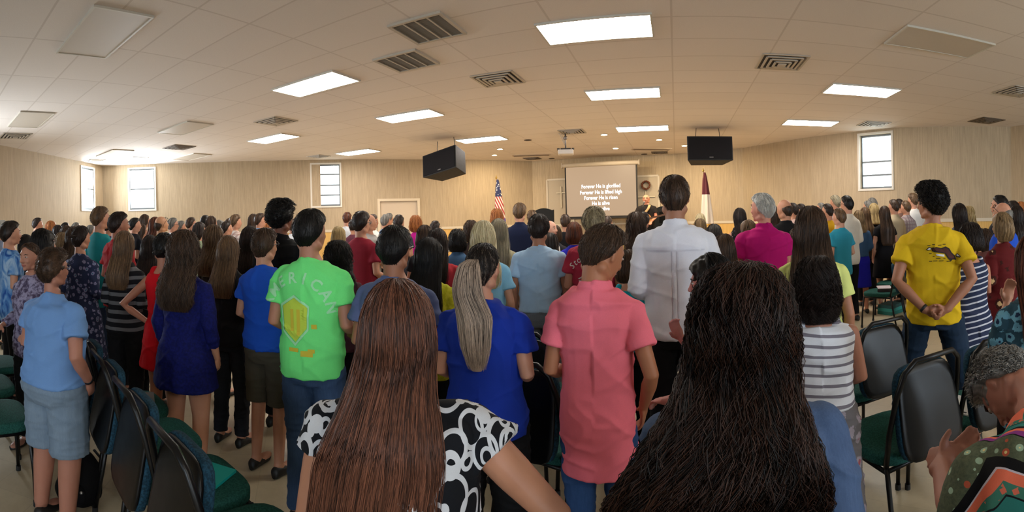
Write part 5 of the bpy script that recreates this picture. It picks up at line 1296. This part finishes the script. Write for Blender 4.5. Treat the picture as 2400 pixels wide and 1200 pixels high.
flag(1648, 396, 13.6, chf, 'white and dark red flag on a pole at the right of the stage', 1)
# hanging speakers
def speaker(px, py, r_, rz, tilt, roll, label, w=1.05, h=.56, d=.55):
    p = at_r(px, py, r_); t = empty('hanging_loudspeaker', tuple(p), 0, label=label, cat='loudspeaker', group='hanging loudspeakers'); t.rotation_euler = (math.radians(tilt), math.radians(roll), math.radians(rz))
    m = MB(); m.hexa([(-w / 2, -d / 2, -h / 2), (w / 2, -d / 2, -h / 2), (w * .36, d / 2, -h / 2), (-w * .36, d / 2, -h / 2)], [(-w / 2, -d / 2, h / 2), (w / 2, -d / 2, h / 2), (w * .36, d / 2, h / 2), (-w * .36, d / 2, h / 2)]); bevel(m.build('cabinet', plain('100f10', .7), t), .012)
    m = MB(); m.box((0, -d / 2 - .006, 0), (w - .06, .014, h - .06)); m.build('speaker_grille', cloth('plain', '18171a'), t)
    m = MB(); m.box((.02, -d / 2 - .016, -h / 2 + .07), (.09, .006, .02)); m.build('badge', plain('8a8a8a', .3, .8), t)
    for s_ in (-1, 1):
        q = Matrix.Rotation(math.radians(rz), 3, 'Z') @ Vector((s_ * w * .28, 0, h / 2)); m = MB(); m.tube([(s_ * w * .28, 0, h / 2 - .02), (s_ * w * .25, 0, CEIL - p.z + .02)], .008, 6); m.build('hanging_cable', plain('3a3632', .5, .5), t)
speaker(1046, 385, 11.6, -32, -10, -9, 'black loudspeaker hanging from the ceiling left of the screen, seen at an angle')
speaker(1660, 354, 11.2, -14, -6, 0, 'black loudspeaker hanging from the ceiling right of the screen')
# projector
p = at_r(1326, 357, 11.4); t = empty('ceiling_projector', tuple(p), -.12, label='white projector hanging on a pole from the ceiling', cat='projector')
m = MB(); m.box((0, 0, 0), (.36, .30, .11)); bevel(m.build('projector_body', plain('d8d2cc', .4), t), .02)
m = MB(); m.box((0, 0, .075), (.24, .22, .02)); m.box((-.17, -.02, .07), (.06, .26, .02)); m.box((.17, -.02, .07), (.06, .26, .02)); m.build('mount_plate', plain('3a3836', .5), t)
m = MB(); m.tube([(0, .154, 0), (0, .19, 0)], [.05, .045], 14); m.build('projector_lens', plain('202228', .2), t)
m = MB(); m.tube([(0, 0, .08), (0, 0, CEIL - p.z)], .02, 10); m.ball((0, 0, CEIL - p.z - .12), .05); m.build('mount_pole', plain('9a9490', .4, .6), t, smooth=True)
m = MB(); m.tube([(.02, 0, .07), (-.03, 0, .20), (-.12, 0, CEIL - p.z - .05), (-.16, 0, CEIL - p.z)], .007, 6); m.tube([(.02, .03, .07), (-.01, 0, .2), (-.08, .05, CEIL - p.z - .05), (-.1, .03, CEIL - p.z)], .006, 6); m.build('projector_cable', plain('b8b2aa', .5), t)

# guitarist on the stage
G, GT = person(1514, 456, 14.0, 172, 'm', 'balding', 'grey', ('tee', P_('241f1e')), ('pants', P_('1b1b1f')), 'man on the stage in a black t-shirt and glasses, singing and playing a guitar', arms=('rest', 'guitar'), vox=.012, zoff=.42, face=True, glass=True, g=1.25, sk='d8977a', strands=150, hs=1.05)
G.location.z = .42
gt = empty('acoustic_guitar', label='acoustic guitar held by the man on the stage', cat='guitar'); gt.rotation_euler = (0, math.radians(12), G.rotation_euler.z)
q = Matrix.Rotation(G.rotation_euler.z, 3, 'Z') @ Vector((.05, .35, 0)); gt.location = (G.location.x + q.x, G.location.y + q.y, 1.48)
m = MB(); n = 30
def gshape(s): return [(math.cos(a) * (.24 if math.cos(a) < 0 else .25) + .0, s, math.sin(a) * (.19 - .045 * math.exp(-((math.cos(a) - .25) / .22) ** 2) - (.03 if math.cos(a) > .3 else 0))) for a in np.linspace(0, 2 * PI, n, endpoint=False)]
m.loft([gshape(-.05), gshape(.05)]); m.build('guitar_body', plain('b8824a', .35), gt)
m = MB(); m.box((-.50, .055, 0), (.62, .02, .05)); m.build('guitar_neck', plain('4a2f1c', .4), gt)
m = MB(); m.box((-.87, .05, 0), (.14, .02, .075)); m.build('headstock', plain('2a1a10', .4), gt)
m = MB(); m.tube([(-.04, .051, 0), (-.04, .054, 0)], .05, 18); m.build('sound_hole', plain('120c08', .6), gt)
m = MB(); m.box((.13, .056, 0), (.03, .012, .14)); m.build('bridge', plain('2a1a10', .4), gt)
m = MB(); m.tube([(-.10, .155, 1.46), (-.07, .165, 1.36), (.02, .175, 1.22), (.12, .20, 1.08)], .028, 8, flat=.25); m.build('guitar_strap', plain('b89a6a', .6), G, smooth=True)
qf = Matrix.Rotation(G.rotation_euler.z, 3, 'Z')
a = qf @ Vector((.02, .55, 0)); t = empty('microphone_stand', (G.location.x + a.x, G.location.y + a.y, .42), G.rotation_euler.z, label='microphone on a stand in front of the guitarist', cat='microphone')
mz = at_r(1513, 474, 13.5).z - .42
m = MB(); m.tube([(0, 0, .0), (0, 0, mz - .12)], .011, 8); m.build('stand_pole', M_black, t)
m = MB(); m.tube([(0, 0, 0), (0, 0, .02)], .14, 20); m.build('stand_base', M_black, t)
m = MB(); m.tube([(0, 0, mz - .13), (0, -.16, mz - .04)], .010, 8); m.tube([(0, -.12, mz - .06), (0, -.25, mz - .01)], [.014, .02], 8); m.build('microphone_body', plain('3a3a3c', .4, .5), t)
m = MB(); m.ball((0, -.28, mz), .034); m.build('microphone_head', plain('8a8a8c', .4, .7), t, smooth=True)
a = qf @ Vector((.45, .5, 0)); t = empty('music_stand', (G.location.x + .62, G.location.y - .1, .42), wa, label='black music stand beside the guitarist', cat='music stand')
m = MB(); m.box((0, 0, 1.12), (.50, .02, .34), Matrix.Rotation(-.35, 4, 'X')); m.build('desk', plain('060607', .9, 0.0, .1), t)
m = MB(); m.tube([(0, 0, .05), (0, 0, 1.05)], .014, 8); m.build('stand_pole', M_black, t)
for k in range(3): a = k * 2.1; m = MB(); m.tube([(0, 0, .12), (math.cos(a) * .25, math.sin(a) * .25, .01)], .010, 8); m.build('leg', M_black, t)
t.location.x += .0

# ================================================================ prints and marks on clothing
def decal(shirt, person_o, v2, f, x0, z0, mat, name, off=.004, rot=0.0, cut=2.6):
    """wrap a flat shape (x right as seen from behind, z up) on the back of a garment"""
    me = shirt.data; bvh = BVHTree.FromPolygons([v.co for v in me.vertices], [tuple(p.vertices) for p in me.polygons])
    out = []
    for x, z in v2:
        x, z = x * math.cos(rot) - z * math.sin(rot), x * math.sin(rot) + z * math.cos(rot)
        h = bvh.ray_cast(Vector((x0 + x, -1.0, z0 + z)), Vector((0, 1, 0)))
        y = h[0].y if h[0] is not None else 0.0
        out.append((x0 + x, y - off, z0 + z))
    m = MB(); m.add(out, f); return m.build(name, mat, person_o)
def grid_fill(v, f):
    """triangulate finely so the shape can follow the cloth"""
    bm = bmesh.new(); vs = [bm.verts.new((p[0], p[1], 0)) for p in v]
    for q in f:
        try: bm.faces.new([vs[i] for i in q])
        except ValueError: pass
    bmesh.ops.triangulate(bm, faces=bm.faces)
    for _ in range(4):
        ed = [e for e in bm.edges if e.calc_length() > .022]
        if not ed: break
        bmesh.ops.subdivide_edges(bm, edges=ed, cuts=1); bmesh.ops.triangulate(bm, faces=bm.faces)
    bm.verts.index_update(); V = [(p.co.x, p.co.y) for p in bm.verts]; Fc = [tuple(p.index for p in q.verts) for q in bm.faces]; bm.free(); return V, Fc
def arc_text(shirt, po, word, size, cx, cz, rad, a0, a1, mat, name, fat=.0, sx=1.0):
    for i, chh in enumerate(word):
        v, f = text_mesh(chh, size, fat, sx); a = math.radians(a0 + (a1 - a0) * i / max(1, len(word) - 1))
        v2, f2 = grid_fill(v[:, :2], f); decal(shirt, po, v2, f2, cx + rad * math.sin(a), cz + rad * math.cos(a), mat, name, rot=-a)
def poly(pts): return grid_fill([tuple(p) for p in pts], [tuple(range(len(pts)))])
def outline_poly(pts, w):
    c = np.mean(pts, 0); P = np.array(pts, float); Q = c + (P - c) * (1 - w / np.linalg.norm(P - c, axis=1).mean()); n = len(P)
    return grid_fill(np.concatenate([P, Q]).tolist(), [(i, (i + 1) % n, n + (i + 1) % n, n + i) for i in range(n)])
M_lp = plain('a8f0b4', .8); M_ly = plain('c6e04a', .8); M_lo = plain('d2c23a', .8)
arc_text(T17, W17, 'AMERICAN', .085, -.035, 1.20, .165, -75, 80, M_lp, 'shirt_lettering', .002)
pen = [(-.10, .06), (.0, .12), (.09, .06), (.08, -.07), (0, -.16), (-.085, -.09)]
v2, f2 = poly([(x * .86, z * .86) for x, z in pen]); decal(T17, W17, v2, f2, -.05, 1.18, M_ly, 'shirt_print', .003)
v2, f2 = outline_poly(pen, .014); decal(T17, W17, v2, f2, -.05, 1.18, M_lp, 'shirt_print', .005)
for x, z, w_, h_ in ((-.03, 1.15, .02, .14), (-.07, 1.16, .02, .12), (.06, 1.13, .03, .025), (-.06, 1.0, .06, .02), (.02, .985, .07, .03), (.045, 1.0, .04, .02)):
    v2, f2 = poly([(-w_ / 2, -h_ / 2), (w_ / 2, -h_ / 2), (w_ / 2, h_ / 2), (-w_ / 2, h_ / 2)]); decal(T17, W17, v2, f2, x, z, M_lo, 'shirt_print', .0045)
M_ms = plain('d8c4c0', .8)
arc_text(T30, W30, 'Stone', .075, .02, 1.14, .215, -48, -8, M_ms, 'shirt_lettering', .0008)
v2, f2 = poly([(-.11, 0), (-.02, .05), (0, .11), (.02, .05), (.10, .0)]); decal(T30, W30, v2, f2, .0, 1.20, M_ms, 'shirt_print')
v2, f2 = poly([(-.09, 0), (-.02, .035), (0, .06), (.02, .03), (.08, .0)]); decal(T30, W30, v2, f2, .0, 1.203, plain('8a2234', .8), 'shirt_print', .006)
for k, w_ in enumerate((.20, .17, .18)): v2, f2 = poly([(-w_ / 2, 0), (w_ / 2, 0), (w_ / 2, .010), (-w_ / 2, .010)]); decal(T30, W30, v2, f2, 0, 1.18 - k * .022, M_ms, 'shirt_print')
v, f = text_mesh('Semin', .045, .0006); v2, f2 = grid_fill(v[:, :2], f); decal(T30, W30, v2, f2, -.03, 1.09, M_ms, 'shirt_lettering')
# the printed animal shape on the yellow shirt
M_br = plain('4a1c14', .8); M_bd = plain('1a0f0c', .8); M_bw = plain('d8d8da', .8)
YX, YZ = .065, 1.315
def yd(pts, mat, name='shirt_print', off=.004): v2, f2 = poly(pts); decal(T39, W39, v2, f2, YX, YZ, mat, name, off)
yd([(-.085, .030), (-.05, .034), (-.02, .026), (.01, .036), (.035, .022), (.05, -.005), (.075, -.03), (.08, -.055), (.055, -.052), (.045, -.062), (.025, -.045), (.005, -.012), (-.03, -.004), (-.06, .0), (-.08, .008)], M_bd)
yd([(-.078, .024), (-.05, .028), (-.02, .020), (.008, .028), (.028, .016), (.042, -.008), (.066, -.032), (.068, -.048), (.050, -.044), (.030, -.038), (.008, -.006), (-.03, .003), (-.07, .010)], M_br, off=.006)
yd([(-.085, .030), (-.098, .036), (-.118, .018), (-.112, .012), (-.088, .014)], M_bd, off=.004); yd([(-.088, .026), (-.098, .030), (-.112, .017), (-.090, .017)], M_bw, off=.006)
yd([(.078, -.022), (.088, -.012), (.108, -.030), (.100, -.040), (.080, -.034)], M_bd, off=.004); yd([(.082, -.022), (.088, -.017), (.102, -.031), (.084, -.031)], M_bw, off=.006)
yd([(-.055, -.010), (.0, -.016), (.0, -.030), (-.05, -.022)], M_bw)
for (x, z, w_) in ((-.10, .045, .02), (-.07, .050, .018), (-.03, .046, .025), (.0, .05, .02), (-.09, -.008, .016), (-.07, -.026, .012), (-.04, -.040, .03), (.0, -.040, .014), (-.09, -.058, .02), (-.06, -.057, .028), (-.02, -.058, .03), (.03, -.062, .03)):
    v2, f2 = poly([(-w_ / 2, -.0018), (w_ / 2, -.0022), (w_ / 2, .0024), (-w_ / 2, .002)]); decal(T39, W39, v2, f2, YX + x, YZ + z, M_bd, 'shirt_print')
# yoke seam and centre pleat of the white shirt
v2, f2 = poly([(-.16, -.004), (.16, -.004), (.16, .004), (-.16, .004)]); decal(T32, W32, v2, f2, 0, 1.345, P_('dfe0ea'), 'yoke_seam', .005)
for x in (-.014, .014): v2, f2 = poly([(-.004, -.40), (.004, -.40), (.004, 0), (-.004, 0)]); decal(T32, W32, v2, f2, x, 1.34, P_('dfe0ea'), 'back_pleat', .005)
# wristband, watch, headbands
def band(po, a, b, rad, name, mat):
    m = MB(); A_, B_ = Vector(a), Vector(b); d = (B_ - A_).normalized(); m.tube([A_, A_ + d * .018], rad, 16); m.build(name, mat, po, smooth=True)
sh, e_, w_, hd, pn = arm_pts('m', 'back', -1, 1.08); band(W39, tuple(w_.lerp(e_, .04)), tuple(e_), .030, 'wristband', plain('141012', .6))
sh, e_, w_, hd, pn = arm_pts('f', 'pocket', 1, 1.38); band(W4, tuple(w_.lerp(e_, .05)), tuple(e_), .032, 'wristwatch', plain('101014', .4))
m = MB(); R = []
for q in range(25): a = PI * q / 24; R.append((math.cos(a) * .100, -.01, math.sin(a) * .128 + HC[2] + .006))
m.tube(R, .007, 8); m.build('headband', plain('8a8a8e', .35, .4), W34, smooth=True)
_a = W45.rotation_euler.z; _s = row_chair(W45.location.x - .06 + .10 * math.sin(_a), W45.location.y - .11 - .10 * math.cos(_a), -math.degrees(_a), 'chair that the woman in the zigzag tunic sits on')
